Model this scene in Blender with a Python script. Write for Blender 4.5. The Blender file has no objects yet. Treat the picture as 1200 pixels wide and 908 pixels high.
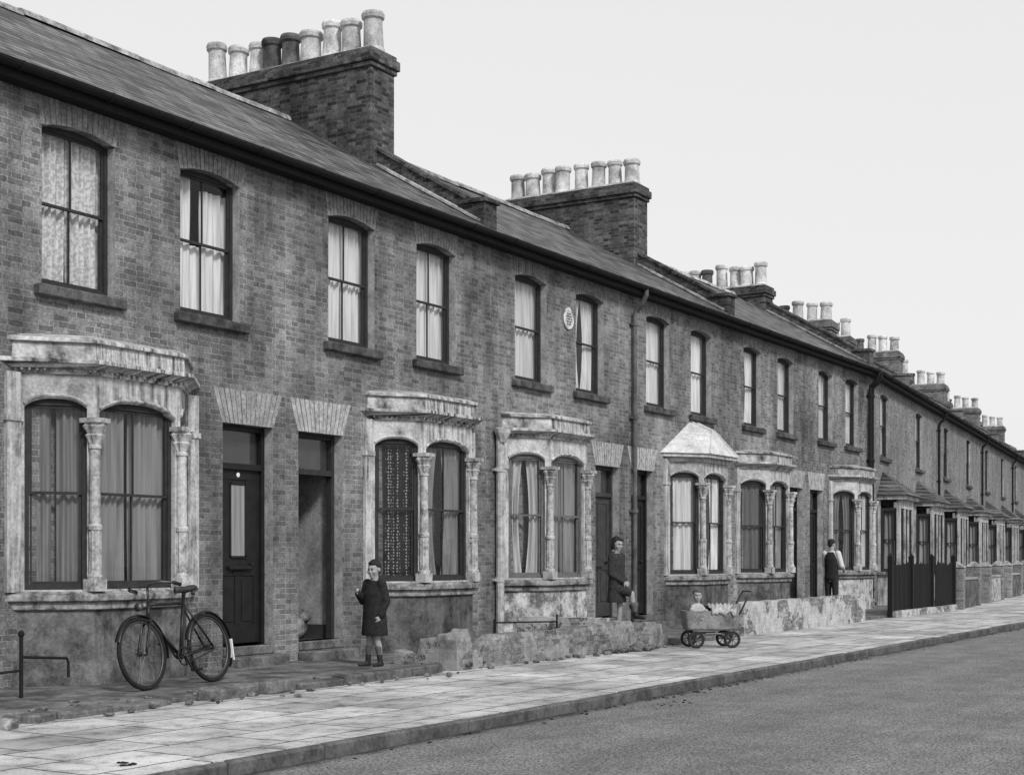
import bpy, bmesh, math, random
from mathutils import Vector, Matrix
random.seed(11)
scene = bpy.context.scene
COL = scene.collection
rad = math.radians

# ------------------------------------------------------------------ node helpers
def nd(nt, t, **kw):
    n = nt.nodes.new(t)
    for k, v in kw.items():
        setattr(n, k, v)
    return n
def setin(nt, sock, v):
    if isinstance(v, bpy.types.NodeSocket):
        nt.links.new(v, sock)
    else:
        sock.default_value = v
def ma(nt, op, a, b=None, c=None):
    n = nd(nt, 'ShaderNodeMath', operation=op)
    setin(nt, n.inputs[0], a)
    if b is not None: setin(nt, n.inputs[1], b)
    if c is not None: setin(nt, n.inputs[2], c)
    return n.outputs[0]
def mr(nt, v, a, b, c, d):
    n = nd(nt, 'ShaderNodeMapRange')
    setin(nt, n.inputs[0], v)
    for i, x in enumerate((a, b, c, d)): setin(nt, n.inputs[i+1], x)
    return n.outputs[0]
def noise(nt, vec, scale, detail=4, rough=0.6):
    n = nd(nt, 'ShaderNodeTexNoise')
    setin(nt, n.inputs['Vector'], vec)
    n.inputs['Scale'].default_value = scale
    n.inputs['Detail'].default_value = detail
    n.inputs['Roughness'].default_value = rough
    return n.outputs[0]
def pos(nt):
    g = nd(nt, 'ShaderNodeNewGeometry')
    s = nd(nt, 'ShaderNodeSeparateXYZ')
    nt.links.new(g.outputs['Position'], s.inputs[0])
    return g.outputs['Position'], s.outputs[0], s.outputs[1], s.outputs[2]
def comb(nt, x, y, z=0.0):
    c = nd(nt, 'ShaderNodeCombineXYZ')
    setin(nt, c.inputs[0], x); setin(nt, c.inputs[1], y); setin(nt, c.inputs[2], z)
    return c.outputs[0]
def mixv(nt, f, a, b):
    return ma(nt, 'ADD', ma(nt, 'MULTIPLY', a, ma(nt, 'SUBTRACT', 1.0, f)), ma(nt, 'MULTIPLY', b, f))
def bump(nt, bsdf, h, dist=0.01, strength=1.0):
    b = nd(nt, 'ShaderNodeBump')
    b.inputs['Strength'].default_value = strength
    b.inputs['Distance'].default_value = dist
    nt.links.new(h, b.inputs['Height'])
    nt.links.new(b.outputs[0], bsdf.inputs['Normal'])
def mk(name, rough=0.85, spec=0.3):
    m = bpy.data.materials.new(name); m.use_nodes = True
    b = m.node_tree.nodes['Principled BSDF']
    b.inputs['Roughness'].default_value = rough
    b.inputs['Specular IOR Level'].default_value = spec
    return m, m.node_tree, b
def bricktex(nt, vec, c1, c2, mort, bw, rh, ms, smooth=0.2, off=0.5):
    b = nd(nt, 'ShaderNodeTexBrick')
    b.offset = off
    setin(nt, b.inputs['Vector'], vec)
    b.inputs['Color1'].default_value = (c1, c1, c1, 1)
    b.inputs['Color2'].default_value = (c2, c2, c2, 1)
    b.inputs['Mortar'].default_value = (mort, mort, mort, 1)
    b.inputs['Scale'].default_value = 1.0
    b.inputs['Mortar Size'].default_value = ms
    b.inputs['Mortar Smooth'].default_value = smooth
    b.inputs['Brick Width'].default_value = bw
    b.inputs['Row Height'].default_value = rh
    return b.outputs['Color'], b.outputs['Fac']

def brick_color(nt, lo, hi, mort, soot=(0.55, 1.25), pale_amt=0.07, stlo=0.62):
    P, X, Y, Z = pos(nt)
    wn = noise(nt, P, 9.0, 3, 0.7)
    wob = ma(nt, 'MULTIPLY', ma(nt, 'SUBTRACT', wn, 0.5), 0.024)
    u = ma(nt, 'ADD', ma(nt, 'ADD', X, Y), wob)
    v = ma(nt, 'ADD', Z, wob)
    b = nd(nt, 'ShaderNodeTexBrick')
    b.offset = 0.32; b.offset_frequency = 2; b.squash = 0.62; b.squash_frequency = 2
    setin(nt, b.inputs['Vector'], comb(nt, u, v))
    for nm, cc in (('Color1', lo), ('Color2', hi), ('Mortar', mort)): b.inputs[nm].default_value = (cc, cc, cc, 1)
    b.inputs['Scale'].default_value = 1.0; b.inputs['Mortar Size'].default_value = 0.0062; b.inputs['Mortar Smooth'].default_value = 0.25
    b.inputs['Brick Width'].default_value = 0.19; b.inputs['Row Height'].default_value = 0.063
    col, fac = b.outputs['Color'], b.outputs['Fac']
    big = noise(nt, P, 0.42, 5, 0.68)
    n1 = mr(nt, big, 0.36, 0.62, soot[0], soot[1])
    fine = noise(nt, P, 30.0, 3, 0.85)
    n2 = mr(nt, fine, 0.32, 0.68, 0.55, 1.42)
    st = noise(nt, comb(nt, ma(nt, 'MULTIPLY', ma(nt, 'ADD', X, Y), 2.2), ma(nt, 'MULTIPLY', Z, 0.45)), 1.0, 5, 0.72)
    st1 = mr(nt, st, 0.36, 0.60, stlo, 1.2)
    pale = ma(nt, 'MULTIPLY', mr(nt, st, 0.59, 0.68, 0.0, pale_amt), mr(nt, fine, 0.45, 0.6, 0.1, 1.0))
    c = ma(nt, 'MULTIPLY', ma(nt, 'MULTIPLY', col, n1), ma(nt, 'MULTIPLY', n2, st1))
    c = ma(nt, 'ADD', c, pale)
    h = ma(nt, 'ADD', ma(nt, 'MULTIPLY', fac, -1.0), ma(nt, 'MULTIPLY', fine, 1.3))
    return P, X, Y, Z, c, h

def mat_brick(name, lo, hi, mort, soot=(0.55, 1.25), pale=0.07, stlo=0.62):
    m, nt, b = mk(name, 0.9, 0.12)
    P, X, Y, Z, c, h = brick_color(nt, lo, hi, mort, soot, pale, stlo)
    setin(nt, b.inputs['Base Color'], c)
    bump(nt, b, h, 0.009)
    return m

def mat_patch(name, light, dark, scale=3.0, lo=0.42, hi=0.58, streak=0.6, rough=0.85, bd=0.006, fine=30.0, rnd=0.25, spec=0.2):
    m, nt, b = mk(name, rough, spec)
    P, X, Y, Z = pos(nt)
    oi = nd(nt, 'ShaderNodeObjectInfo')
    n1 = noise(nt, P, scale, 6, 0.74)
    f = n1
    if streak:
        s = noise(nt, comb(nt, ma(nt, 'MULTIPLY', ma(nt, 'ADD', X, Y), 13.0), ma(nt, 'MULTIPLY', Z, 0.9), 0.0), 1.0, 4, 0.7)
        f = ma(nt, 'ADD', ma(nt, 'MULTIPLY', n1, 1 - streak*0.5), ma(nt, 'MULTIPLY', s, streak*0.5))
    mask = mr(nt, f, lo, hi, 0.0, 1.0)
    c = mixv(nt, mask, dark, light)
    fn = noise(nt, P, fine, 3, 0.7)
    g = mr(nt, fn, 0.3, 0.7, 0.74, 1.26)
    r = mr(nt, oi.outputs['Random'], 0, 1, 1 - rnd, 1 + rnd)
    c = ma(nt, 'MULTIPLY', ma(nt, 'MULTIPLY', c, g), r)
    setin(nt, b.inputs['Base Color'], c)
    if bd: bump(nt, b, ma(nt, 'ADD', n1, ma(nt, 'MULTIPLY', fn, 0.4)), bd)
    return m

def mat_slate(name):
    m, nt, b = mk(name, 0.6, 0.3)
    P, X, Y, Z = pos(nt)
    w = ma(nt, 'MULTIPLY', ma(nt, 'SUBTRACT', noise(nt, P, 3.0, 2), 0.5), 0.02)
    col, fac = bricktex(nt, comb(nt, X, ma(nt, 'ADD', Z, w)), 0.03, 0.14, 0.01, 0.27, 0.105, 0.010, 0.3)
    n1 = mr(nt, noise(nt, P, 0.9, 5, 0.7), 0.35, 0.65, 0.6, 1.5)
    n2 = mr(nt, noise(nt, P, 20.0, 3, 0.7), 0.3, 0.7, 0.65, 1.35)
    setin(nt, b.inputs['Base Color'], ma(nt, 'MULTIPLY', col, ma(nt, 'MULTIPLY', n1, n2)))
    saw = ma(nt, 'FRACT', ma(nt, 'DIVIDE', ma(nt, 'ADD', Z, w), 0.105))
    bump(nt, b, ma(nt, 'ADD', ma(nt, 'MULTIPLY', saw, -1.0), ma(nt, 'MULTIPLY', fac, -0.6)), 0.03)
    return m

def mat_slabs(name):
    m, nt, b = mk(name, 0.7, 0.3)
    P, X, Y, Z = pos(nt)
    w = ma(nt, 'MULTIPLY', ma(nt, 'SUBTRACT', noise(nt, P, 1.3, 3), 0.5), 0.10)
    V = comb(nt, ma(nt, 'ADD', X, w), ma(nt, 'ADD', Y, w))
    bt = nd(nt, 'ShaderNodeTexBrick'); bt.offset = 0.37; bt.squash = 0.75; bt.squash_frequency = 3
    setin(nt, bt.inputs['Vector'], V)
    for nm, cc in (('Color1', 0.33), ('Color2', 0.54), ('Mortar', 0.06)): bt.inputs[nm].default_value = (cc, cc, cc, 1)
    bt.inputs['Scale'].default_value = 1.0; bt.inputs['Mortar Size'].default_value = 0.011; bt.inputs['Mortar Smooth'].default_value = 0.3
    bt.inputs['Brick Width'].default_value = 0.95; bt.inputs['Row Height'].default_value = 0.60
    col, fac = bt.outputs['Color'], bt.outputs['Fac']
    n1 = mr(nt, noise(nt, P, 0.8, 6, 0.72), 0.35, 0.65, 0.6, 1.28)
    n2 = mr(nt, noise(nt, P, 50.0, 3, 0.75), 0.3, 0.7, 0.72, 1.28)
    nn = noise(nt, P, 3.2, 6, 0.82)
    n3 = mr(nt, nn, 0.34, 0.5, 0.5, 1.0)
    c = ma(nt, 'MULTIPLY', ma(nt, 'MULTIPLY', col, n1), ma(nt, 'MULTIPLY', n2, n3))
    setin(nt, b.inputs['Base Color'], c)
    bump(nt, b, ma(nt, 'ADD', ma(nt, 'ADD', ma(nt, 'MULTIPLY', fac, -1.0), ma(nt, 'MULTIPLY', col, 2.0)), ma(nt, 'MULTIPLY', nn, 1.3)), 0.018)
    return m

def mat_road(name, base, edge=True):
    m, nt, b = mk(name, 0.8, 0.3)
    P, X, Y, Z = pos(nt)
    gn = noise(nt, P, 48.0, 3, 0.9)
    g = mr(nt, gn, 0.38, 0.62, 0.15, 2.0)
    n1 = mr(nt, noise(nt, P, 1.6, 5, 0.75), 0.35, 0.65, 0.8, 1.2)
    st = mr(nt, noise(nt, comb(nt, ma(nt, 'MULTIPLY', X, 0.07), Y), 1.9, 4, 0.6), 0.35, 0.65, 0.85, 1.15)
    c = ma(nt, 'MULTIPLY', g, ma(nt, 'MULTIPLY', n1, st))
    c = ma(nt, 'MULTIPLY', c, base)
    if edge:
        e = mr(nt, ma(nt, 'ADD', Y, ma(nt, 'MULTIPLY', noise(nt, P, 3.0, 4), 0.3)), -5.15, -5.0, 1.0, 0.22)
        c = ma(nt, 'MULTIPLY', c, e)
    setin(nt, b.inputs['Base Color'], c)
    bump(nt, b, gn, 0.025)
    return m

def mat_plain(name, c, rough=0.7, spec=0.2, var=0.25, sc=12.0, bd=0.0, metal=0.0):
    m, nt, b = mk(name, rough, spec)
    b.inputs['Metallic'].default_value = metal
    P, X, Y, Z = pos(nt)
    n = mr(nt, noise(nt, P, sc, 3, 0.65), 0.3, 0.7, 1 - var, 1 + var)
    setin(nt, b.inputs['Base Color'], ma(nt, 'MULTIPLY', n, c))
    if bd: bump(nt, b, noise(nt, P, sc*2, 3), bd)
    return m

def mat_lace(name, c, dots=False, rlo=0.75, fl=0.0):
    m, nt, b = mk(name, 0.95, 0.1)
    tc = nd(nt, 'ShaderNodeTexCoord')
    P = tc.outputs['Object']
    s = nd(nt, 'ShaderNodeSeparateXYZ'); nt.links.new(P, s.inputs[0])
    if dots:
        v = nd(nt, 'ShaderNodeTexVoronoi'); setin(nt, v.inputs['Vector'], P); v.inputs['Scale'].default_value = 24.0
        v.inputs['Randomness'].default_value = 0.3
        k = mr(nt, v.outputs['Distance'], 0.20, 0.34, 1.0, 0.05)
    else:
        fold = noise(nt, comb(nt, ma(nt, 'MULTIPLY', s.outputs[0], 22.0), ma(nt, 'MULTIPLY', s.outputs[2], 0.8), 0.0), 1.0, 2, 0.5)
        k = mr(nt, fold, 0.33, 0.62, 0.62, 1.0)
        if fl:
            k = ma(nt, 'MULTIPLY', k, mr(nt, noise(nt, P, 26.0, 2, 0.5), 0.45, 0.55, 1.0-fl, 1.0))
    oi = nd(nt, 'ShaderNodeObjectInfo')
    r = mr(nt, oi.outputs['Random'], 0, 1, rlo, 1.05)
    setin(nt, b.inputs['Base Color'], ma(nt, 'MULTIPLY', ma(nt, 'MULTIPLY', k, c), r))
    return m

def mat_glass():
    m = bpy.data.materials.new('window_glass'); m.use_nodes = True
    nt = m.node_tree; nt.nodes.clear()
    out = nd(nt, 'ShaderNodeOutputMaterial')
    tr = nd(nt, 'ShaderNodeBsdfTransparent'); tr.inputs[0].default_value = (0.93, 0.93, 0.93, 1)
    gl = nd(nt, 'ShaderNodeBsdfGlossy'); gl.inputs['Roughness'].default_value = 0.04
    gl.inputs['Color'].default_value = (0.8, 0.8, 0.8, 1)
    ge = nd(nt, 'ShaderNodeNewGeometry')
    dt = nd(nt, 'ShaderNodeVectorMath', operation='DOT_PRODUCT')
    nt.links.new(ge.outputs['Incoming'], dt.inputs[0]); nt.links.new(ge.outputs['Normal'], dt.inputs[1])
    a = ma(nt, 'ABSOLUTE', dt.outputs['Value'])
    f = ma(nt, 'ADD', ma(nt, 'MULTIPLY', ma(nt, 'POWER', ma(nt, 'SUBTRACT', 1.0, a), 4.0), 0.7), 0.035)
    P = ge.outputs['Position']
    bm_ = nd(nt, 'ShaderNodeBump'); bm_.inputs['Distance'].default_value = 0.01; bm_.inputs['Strength'].default_value = 0.3
    nt.links.new(noise(nt, P, 2.5, 2), bm_.inputs['Height'])
    nt.links.new(bm_.outputs[0], gl.inputs['Normal'])
    mx = nd(nt, 'ShaderNodeMixShader')
    nt.links.new(f, mx.inputs[0]); nt.links.new(tr.outputs[0], mx.inputs[1]); nt.links.new(gl.outputs[0], mx.inputs[2])
    nt.links.new(mx.outputs[0], out.inputs[0])
    return m

def mat_lowwall(name, paint=0.42, th=0.45, blo=0.14, bhi=0.28, soft=0.03, plo=0.55):
    m, nt, b = mk(name, 0.9, 0.12)
    P, X, Y, Z, c, h = brick_color(nt, blo, bhi, 0.20, (0.9, 1.1), 0.0, 0.85)
    n = noise(nt, P, 1.5, 6, 0.72)
    mask = mr(nt, n, th, th+soft, 0.0, 1.0)
    n7 = noise(nt, P, 4.0, 6, 0.78)
    pc = ma(nt, 'MULTIPLY', mr(nt, n7, 0.36, 0.58, plo, 1.08), paint)
    c = mixv(nt, mask, c, pc)
    setin(nt, b.inputs['Base Color'], c)
    bump(nt, b, ma(nt, 'ADD', ma(nt, 'MULTIPLY', h, ma(nt, 'SUBTRACT', 1.0, ma(nt, 'MULTIPLY', mask, 0.85))), ma(nt, 'MULTIPLY', mask, ma(nt, 'ADD', 0.9, ma(nt, 'MULTIPLY', n7, 0.9)))), 0.014)
    return m

M = {}
M['brick'] = mat_brick('stock_brick', 0.12, 0.25, 0.29, (0.52, 1.25), 0.13, 0.60)
M['brick_far'] = mat_brick('haze_lightened_brick', 0.13, 0.25, 0.26, (0.8, 1.15), 0.05, 0.8)  # brick of the far houses, lightened to paint distance haze into its colour
M['brick_dark'] = mat_brick('sooty_brick', 0.03, 0.13, 0.11, (0.6, 1.3), 0.04)
M['stack_far'] = mat_brick('haze_lightened_stack_brick', 0.10, 0.22, 0.18, (0.8, 1.2), 0.03)  # far stacks get paler brick, haze put into the colour
M['reveal'] = mat_patch('pale_window_reveal', 0.42, 0.22, 5.0, 0.38, 0.6, 0.3)
M['arch'] = mat_patch('gauged_arch_brick', 0.26, 0.13, 9.0, 0.4, 0.6, 0.2)
M['arch_door'] = mat_patch('pale_door_arch_brick', 0.42, 0.20, 12.0, 0.38, 0.6, 0.0)
M['slate'] = mat_slate('roof_slate')
M['stone'] = mat_patch('stained_bay_stone', 0.50, 0.11, 3.2, 0.38, 0.545, 1.2, rnd=0.1)
M['stone_top'] = mat_patch('sooty_cornice_stone', 0.48, 0.04, 3.6, 0.41, 0.57, 1.3, rnd=0.25)
M['column'] = mat_patch('flaking_painted_column', 0.46, 0.09, 8.0, 0.36, 0.54, 0.5, rnd=0.12)
M['render'] = mat_patch('blackened_cement_render', 0.17, 0.04, 2.6, 0.42, 0.60, 0.5)
M['white_render'] = mat_patch('peeling_whitewashed_render', 0.50, 0.11, 4.0, 0.42, 0.56, 0.4)
M['sill'] = mat_patch('worn_stone_sill', 0.11, 0.03, 5.0, 0.4, 0.6, 0.5)
M['baysill'] = mat_patch('pale_worn_bay_sill', 0.32, 0.06, 6.0, 0.40, 0.58, 0.5)
M['step'] = mat_patch('dirty_doorstep', 0.15, 0.05, 5.0, 0.38, 0.6, 0.3)
M['frame'] = mat_plain('dark_window_paint', 0.035, 0.7, 0.15)
M['frame_mid'] = mat_plain('grey_window_paint', 0.12, 0.6, 0.2)
M['door'] = mat_plain('black_door_paint', 0.014, 0.5, 0.2, 0.3, 6.0)
M['door_grey'] = mat_plain('dull_grey_door_paint', 0.045, 0.6, 0.2, 0.3, 6.0)
M['pale'] = mat_patch('smoky_passage_distemper', 0.34, 0.14, 1.6, 0.38, 0.62, 0.3)
M['iron'] = mat_plain('black_iron', 0.014, 0.7, 0.15)
M['pipe'] = mat_plain('pale_pipe_paint', 0.38, 0.6, 0.2, 0.45, 9.0)
M['pipe_grey'] = mat_plain('grey_pipe_paint', 0.10, 0.6, 0.2, 0.45, 5.0)
M['pot'] = mat_patch('chimney_pot_clay', 0.66, 0.20, 2.5, 0.36, 0.6, 0.4, rnd=0.15)
M['pot_dark'] = mat_patch('sooty_chimney_pot_clay', 0.14, 0.04, 2.5, 0.4, 0.6, 0.4)
M['cement'] = mat_patch('cement_fillet', 0.42, 0.12, 4.0, 0.4, 0.6, 0.3)
M['lead'] = mat_patch('pale_leaded_roof', 0.62, 0.32, 3.0, 0.35, 0.6, 0.7)
M['lace'] = mat_lace('white_net_curtain', 0.76)
M['floral'] = mat_lace('white_floral_lace_curtain', 0.88, fl=0.35)
M['net'] = mat_lace('grey_net_curtain', 0.54)
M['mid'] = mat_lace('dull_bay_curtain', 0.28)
M['drab'] = mat_lace('drab_curtain', 0.14)
M['dots'] = mat_lace('spotted_lace_curtain', 0.34, True, rlo=1.0)
M['glass'] = mat_glass()
M['slabs'] = mat_slabs('paving_slabs')
M['yard'] = mat_patch('trodden_cement_yard', 0.20, 0.06, 2.4, 0.4, 0.62, 0.0, bd=0.03, rnd=0)
M['kerb'] = mat_patch('granite_kerb', 0.12, 0.045, 4.0, 0.38, 0.6, 0.0, rnd=0)
M['road'] = mat_road('asphalt', 0.18)
M['ground'] = mat_road('bare_ground', 0.16, False)
M['lowwall'] = mat_lowwall('whitewashed_brick', 0.44, 0.46, 0.10, 0.28)
M['lowwall_grey'] = mat_lowwall('rendered_brick', 0.27, 0.42, 0.09, 0.24, plo=0.42)
M['rubble'] = mat_patch('broken_stone', 0.24, 0.06, 8.0, 0.4, 0.6, 0.0)
M['white'] = mat_plain('white_paint', 0.75, 0.5, 0.3, 0.1)

# ------------------------------------------------------------------ mesh builder
class MB:
    def __init__(s):
        s.v = []; s.f = []; s.m = []
    def add(s, vs, fs, mi=0, T=None):
        o = len(s.v)
        for p in vs:
            p = Vector(p)
            s.v.append(T @ p if T is not None else p)
        for f in fs:
            s.f.append([i+o for i in f]); s.m.append(mi)
    def box(s, x0, x1, y0, y1, z0, z1, mi=0, T=None):
        vs = [(x0,y0,z0),(x1,y0,z0),(x1,y1,z0),(x0,y1,z0),(x0,y0,z1),(x1,y0,z1),(x1,y1,z1),(x0,y1,z1)]
        s.add(vs, [(0,3,2,1),(4,5,6,7),(0,1,5,4),(1,2,6,5),(2,3,7,6),(3,0,4,7)], mi, T)
    def prism(s, poly, z0, z1, mi=0, T=None, top=None):
        n = len(poly); tp = top or poly
        vs = [(p[0],p[1],z0) for p in poly] + [(p[0],p[1],z1) for p in tp]
        fs = [tuple(range(n-1,-1,-1)), tuple(range(n,2*n))]
        fs += [(i,(i+1)%n,n+(i+1)%n,n+i) for i in range(n)]
        s.add(vs, fs, mi, T)
    def prism_y(s, poly, y0, y1, mi=0, T=None):
        n = len(poly)
        vs = [(p[0],y0,p[1]) for p in poly] + [(p[0],y1,p[1]) for p in poly]
        fs = [tuple(range(n)), tuple(range(2*n-1,n-1,-1))]
        fs += [(i,n+i,n+(i+1)%n,(i+1)%n) for i in range(n)]
        s.add(vs, fs, mi, T)
    def lathe(s, prof, cx=0, cy=0, n=16, mi=0, T=None, mod=None):
        vs = []; fs = []
        for (r, z) in prof:
            for i in range(n):
                a = 2*math.pi*i/n
                rr = r*(mod(i, z) if mod else 1.0)
                vs.append((cx+rr*math.cos(a), cy+rr*math.sin(a), z))
        for k in range(len(prof)-1):
            for i in range(n):
                j = (i+1) % n
                fs.append((k*n+i, k*n+j, (k+1)*n+j, (k+1)*n+i))
        fs.append(tuple(range(n-1,-1,-1)))
        o = (len(prof)-1)*n
        fs.append(tuple(range(o, o+n)))
        s.add(vs, fs, mi, T)
    def tube(s, pts, r, n=8, mi=0, T=None, closed=False):
        pts = [Vector(p) for p in pts]; vs = []; fs = []
        N = len(pts)
        up = None
        for k, p in enumerate(pts):
            if closed: d = pts[(k+1)%N]-pts[k-1]
            else: d = pts[min(k+1,N-1)]-pts[max(k-1,0)]
            if d.length < 1e-9: d = Vector((0,0,1))
            d.normalize()
            if up is None:
                up = Vector((0,0,1)) if abs(d.z) < 0.9 else Vector((0,1,0))
            a = d.cross(up)
            if a.length < 1e-4: a = d.cross(Vector((1,0,0)))
            a.normalize(); b = a.cross(d).normalized(); up = b
            rr = r[k] if isinstance(r, (list, tuple)) else r
            for i in range(n):
                t = 2*math.pi*i/n
                vs.append(p + a*math.cos(t)*rr + b*math.sin(t)*rr)
        for k in range(N if closed else N-1):
            k2 = (k+1) % N
            for i in range(n):
                j = (i+1) % n
                fs.append((k*n+i, k*n+j, k2*n+j, k2*n+i))
        if not closed:
            fs.append(tuple(range(n-1,-1,-1))); fs.append(tuple(range((N-1)*n, N*n)))
        s.add(vs, fs, mi, T)
    def ell(s, c, rx, ry, rz, mi=0, T=None, n=14, m=9):
        vs = [(c[0], c[1], c[2]-rz)]; fs = []
        for k in range(1, m):
            t = math.pi*k/m
            for i in range(n):
                a = 2*math.pi*i/n
                vs.append((c[0]+rx*math.sin(t)*math.cos(a), c[1]+ry*math.sin(t)*math.sin(a), c[2]-rz*math.cos(t)))
        vs.append((c[0], c[1], c[2]+rz))
        for i in range(n):
            fs.append((0, 1+(i+1)%n, 1+i))
            for k in range(m-2):
                a = 1+k*n
                fs.append((a+i, a+(i+1)%n, a+n+(i+1)%n, a+n+i))
            a = 1+(m-2)*n
            fs.append((a+i, a+(i+1)%n, len(vs)-1))
        s.add(vs, fs, mi, T)
    def cap(s, p0, p1, r0, r1, mi=0, n=12):
        p0 = Vector(p0); p1 = Vector(p1)
        s.ell(p0, r0, r0, r0, mi, None, n, 8); s.ell(p1, r1, r1, r1, mi, None, n, 8)
        s.tube([p0, p1], [r0, r1], n, mi)
    def loft(s, rings, n=20, mi=0):
        vs = []; fs = []
        for (cx, cy, z, rx, ry) in rings:
            for i in range(n):
                a = 2*math.pi*i/n
                vs.append((cx+rx*math.cos(a), cy+ry*math.sin(a), z))
        for k in range(len(rings)-1):
            for i in range(n):
                j = (i+1) % n
                fs.append((k*n+i, k*n+j, (k+1)*n+j, (k+1)*n+i))
        fs.append(tuple(range(n-1,-1,-1))); fs.append(tuple(range((len(rings)-1)*n, len(rings)*n)))
        s.add(vs, fs, mi)
    def wall(s, u0, u1, z0, z1, ops, depth=0.12, mi=0, T=None, y=0.0, pw=2, rmi=0):
        us = sorted(set([u0, u1] + [o[0] for o in ops] + [o[1] for o in ops]))
        zs = sorted(set([z0, z1] + [o[2] for o in ops] + [o[3] for o in ops]))
        for a, b in zip(us[:-1], us[1:]):
            for c, d in zip(zs[:-1], zs[1:]):
                mu, mz = (a+b)/2, (c+d)/2
                if any(o[0] < mu < o[1] and o[2] < mz < o[3] for o in ops): continue
                s.add([(a,y,c),(b,y,c),(b,y,d),(a,y,d)], [(0,1,2,3)], mi, T)
        for o in ops:
            a, b, c, d, rise = o[:5]; dp = o[5] if len(o) > 5 else depth
            zsid = d - rise
            s.add([(a,y,c),(a,y,zsid),(a,y+dp,zsid),(a,y+dp,c)], [(0,1,2,3)], rmi, T)
            s.add([(b,y,c),(b,y,zsid),(b,y+dp,zsid),(b,y+dp,c)], [(0,1,2,3)], rmi, T)
            s.add([(a,y,c),(b,y,c),(b,y+dp,c),(a,y+dp,c)], [(0,1,2,3)], mi, T)
            if rise <= 0:
                s.add([(a,y,d),(b,y,d),(b,y+dp,d),(a,y+dp,d)], [(0,1,2,3)], mi, T)
            else:
                K = 14; pt = []
                for k in range(K+1):
                    t = k/K; uu = a+(b-a)*t
                    pt.append((uu, zsid + rise*(1-abs(2*t-1)**pw)))
                for k in range(K):
                    p, q = pt[k], pt[k+1]
                    s.add([(p[0],y,p[1]),(q[0],y,q[1]),(q[0],y,d),(p[0],y,d)], [(0,1,2,3)], mi, T)
                    s.add([(p[0],y,p[1]),(q[0],y,q[1]),(q[0],y+dp,q[1]),(p[0],y+dp,p[1])], [(0,1,2,3)], mi, T)
    def mesh(s, name, mats, smooth=False, recalc=True):
        me = bpy.data.meshes.new(name)
        me.from_pydata([tuple(v) for v in s.v], [], s.f)
        for m_ in mats: me.materials.append(m_)
        me.polygons.foreach_set('material_index', s.m)
        if recalc:
            bm = bmesh.new(); bm.from_mesh(me)
            bmesh.ops.recalc_face_normals(bm, faces=bm.faces)
            bm.to_mesh(me); bm.free()
        if smooth:
            me.polygons.foreach_set('use_smooth', [True]*len(me.polygons))
        me.update()
        return me

def place(me, name, parent=None, loc=(0,0,0), rot=(0,0,0), bevel=0.0, label=None):
    o = bpy.data.objects.new(name, me)
    COL.objects.link(o)
    o.location = loc; o.rotation_euler = rot
    if parent is not None: o.parent = parent
    if bevel:
        b = o.modifiers.new('bevel', 'BEVEL'); b.width = bevel; b.segments = 1; b.limit_method = 'ANGLE'
    if label: o['label'] = label
    return o
def obj(mb, name, mats, parent=None, loc=(0,0,0), rot=(0,0,0), smooth=False, bevel=0.0, label=None):
    if not isinstance(mats, (list, tuple)): mats = [mats]
    return place(mb.mesh(name, mats, smooth), name, parent, loc, rot, bevel, label)
def thing(o, label, cat, group=None):
    o['label'] = label; o['category'] = cat
    if group: o['group'] = group
    return o
def empty(name, loc, rotz=0):
    o = bpy.data.objects.new(name, None); COL.objects.link(o)
    o.empty_display_size = 0.3
    o.location = loc; o.rotation_euler = (0, 0, rotz)
    return o

# ------------------------------------------------------------------ windows
CACHE = {}
def frame_mesh(w, h, bars, mat):
    k = ('frame', w, h, bars, mat)
    if k in CACHE: return CACHE[k]
    mb = MB(); t = 0.045; hw = w/2
    mb.box(-hw-0.02, -hw+t, 0.0, 0.07, 0, h+0.02)
    mb.box(hw-t, hw+0.02, 0.0, 0.07, 0, h+0.02)
    mb.box(-hw+t, hw-t, 0.002, 0.068, h-t-0.02, h+0.02)
    mb.box(-hw+t, hw-t, 0.002, 0.068, -0.01, t+0.01)
    iw = hw-t; hm = h*0.5
    r = 0.028
    for (z0, z1, y0) in ((hm, h-t-0.02, 0.018), (t+0.01, hm+0.03, 0.040)):
        mb.box(-iw, -iw+r, y0, y0+0.022, z0, z1)
        mb.box(iw-r, iw, y0, y0+0.022, z0, z1)
        mb.box(-iw+r, iw-r, y0+0.001, y0+0.021, z0, z0+r)
        mb.box(-iw+r, iw-r, y0+0.001, y0+0.021, z1-r, z1)
        if bars:
            mb.box(-0.008, 0.008, y0+0.002, y0+0.02, z0+r, z1-r)
    me = mb.mesh('window', [M[mat]])
    CACHE[k] = me; return me
def glass_mesh(w, h):
    k = ('glass', w, h)
    if k in CACHE: return CACHE[k]
    mb = MB(); hw = w/2-0.05; hm = h*0.5
    a = 0.004
    mb.add([(-hw,0.030+a,hm),(hw,0.030-a,hm),(hw,0.030,h-0.06),(-hw,0.030,h-0.06)], [(0,1,2,3)])
    mb.add([(-hw,0.052,0.05),(hw,0.052,0.05),(hw,0.052+a,hm+0.02),(-hw,0.052-a,hm+0.02)], [(0,1,2,3)])
    me = mb.mesh('glass', [M['glass']], recalc=False); CACHE[k] = me; return me
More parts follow.
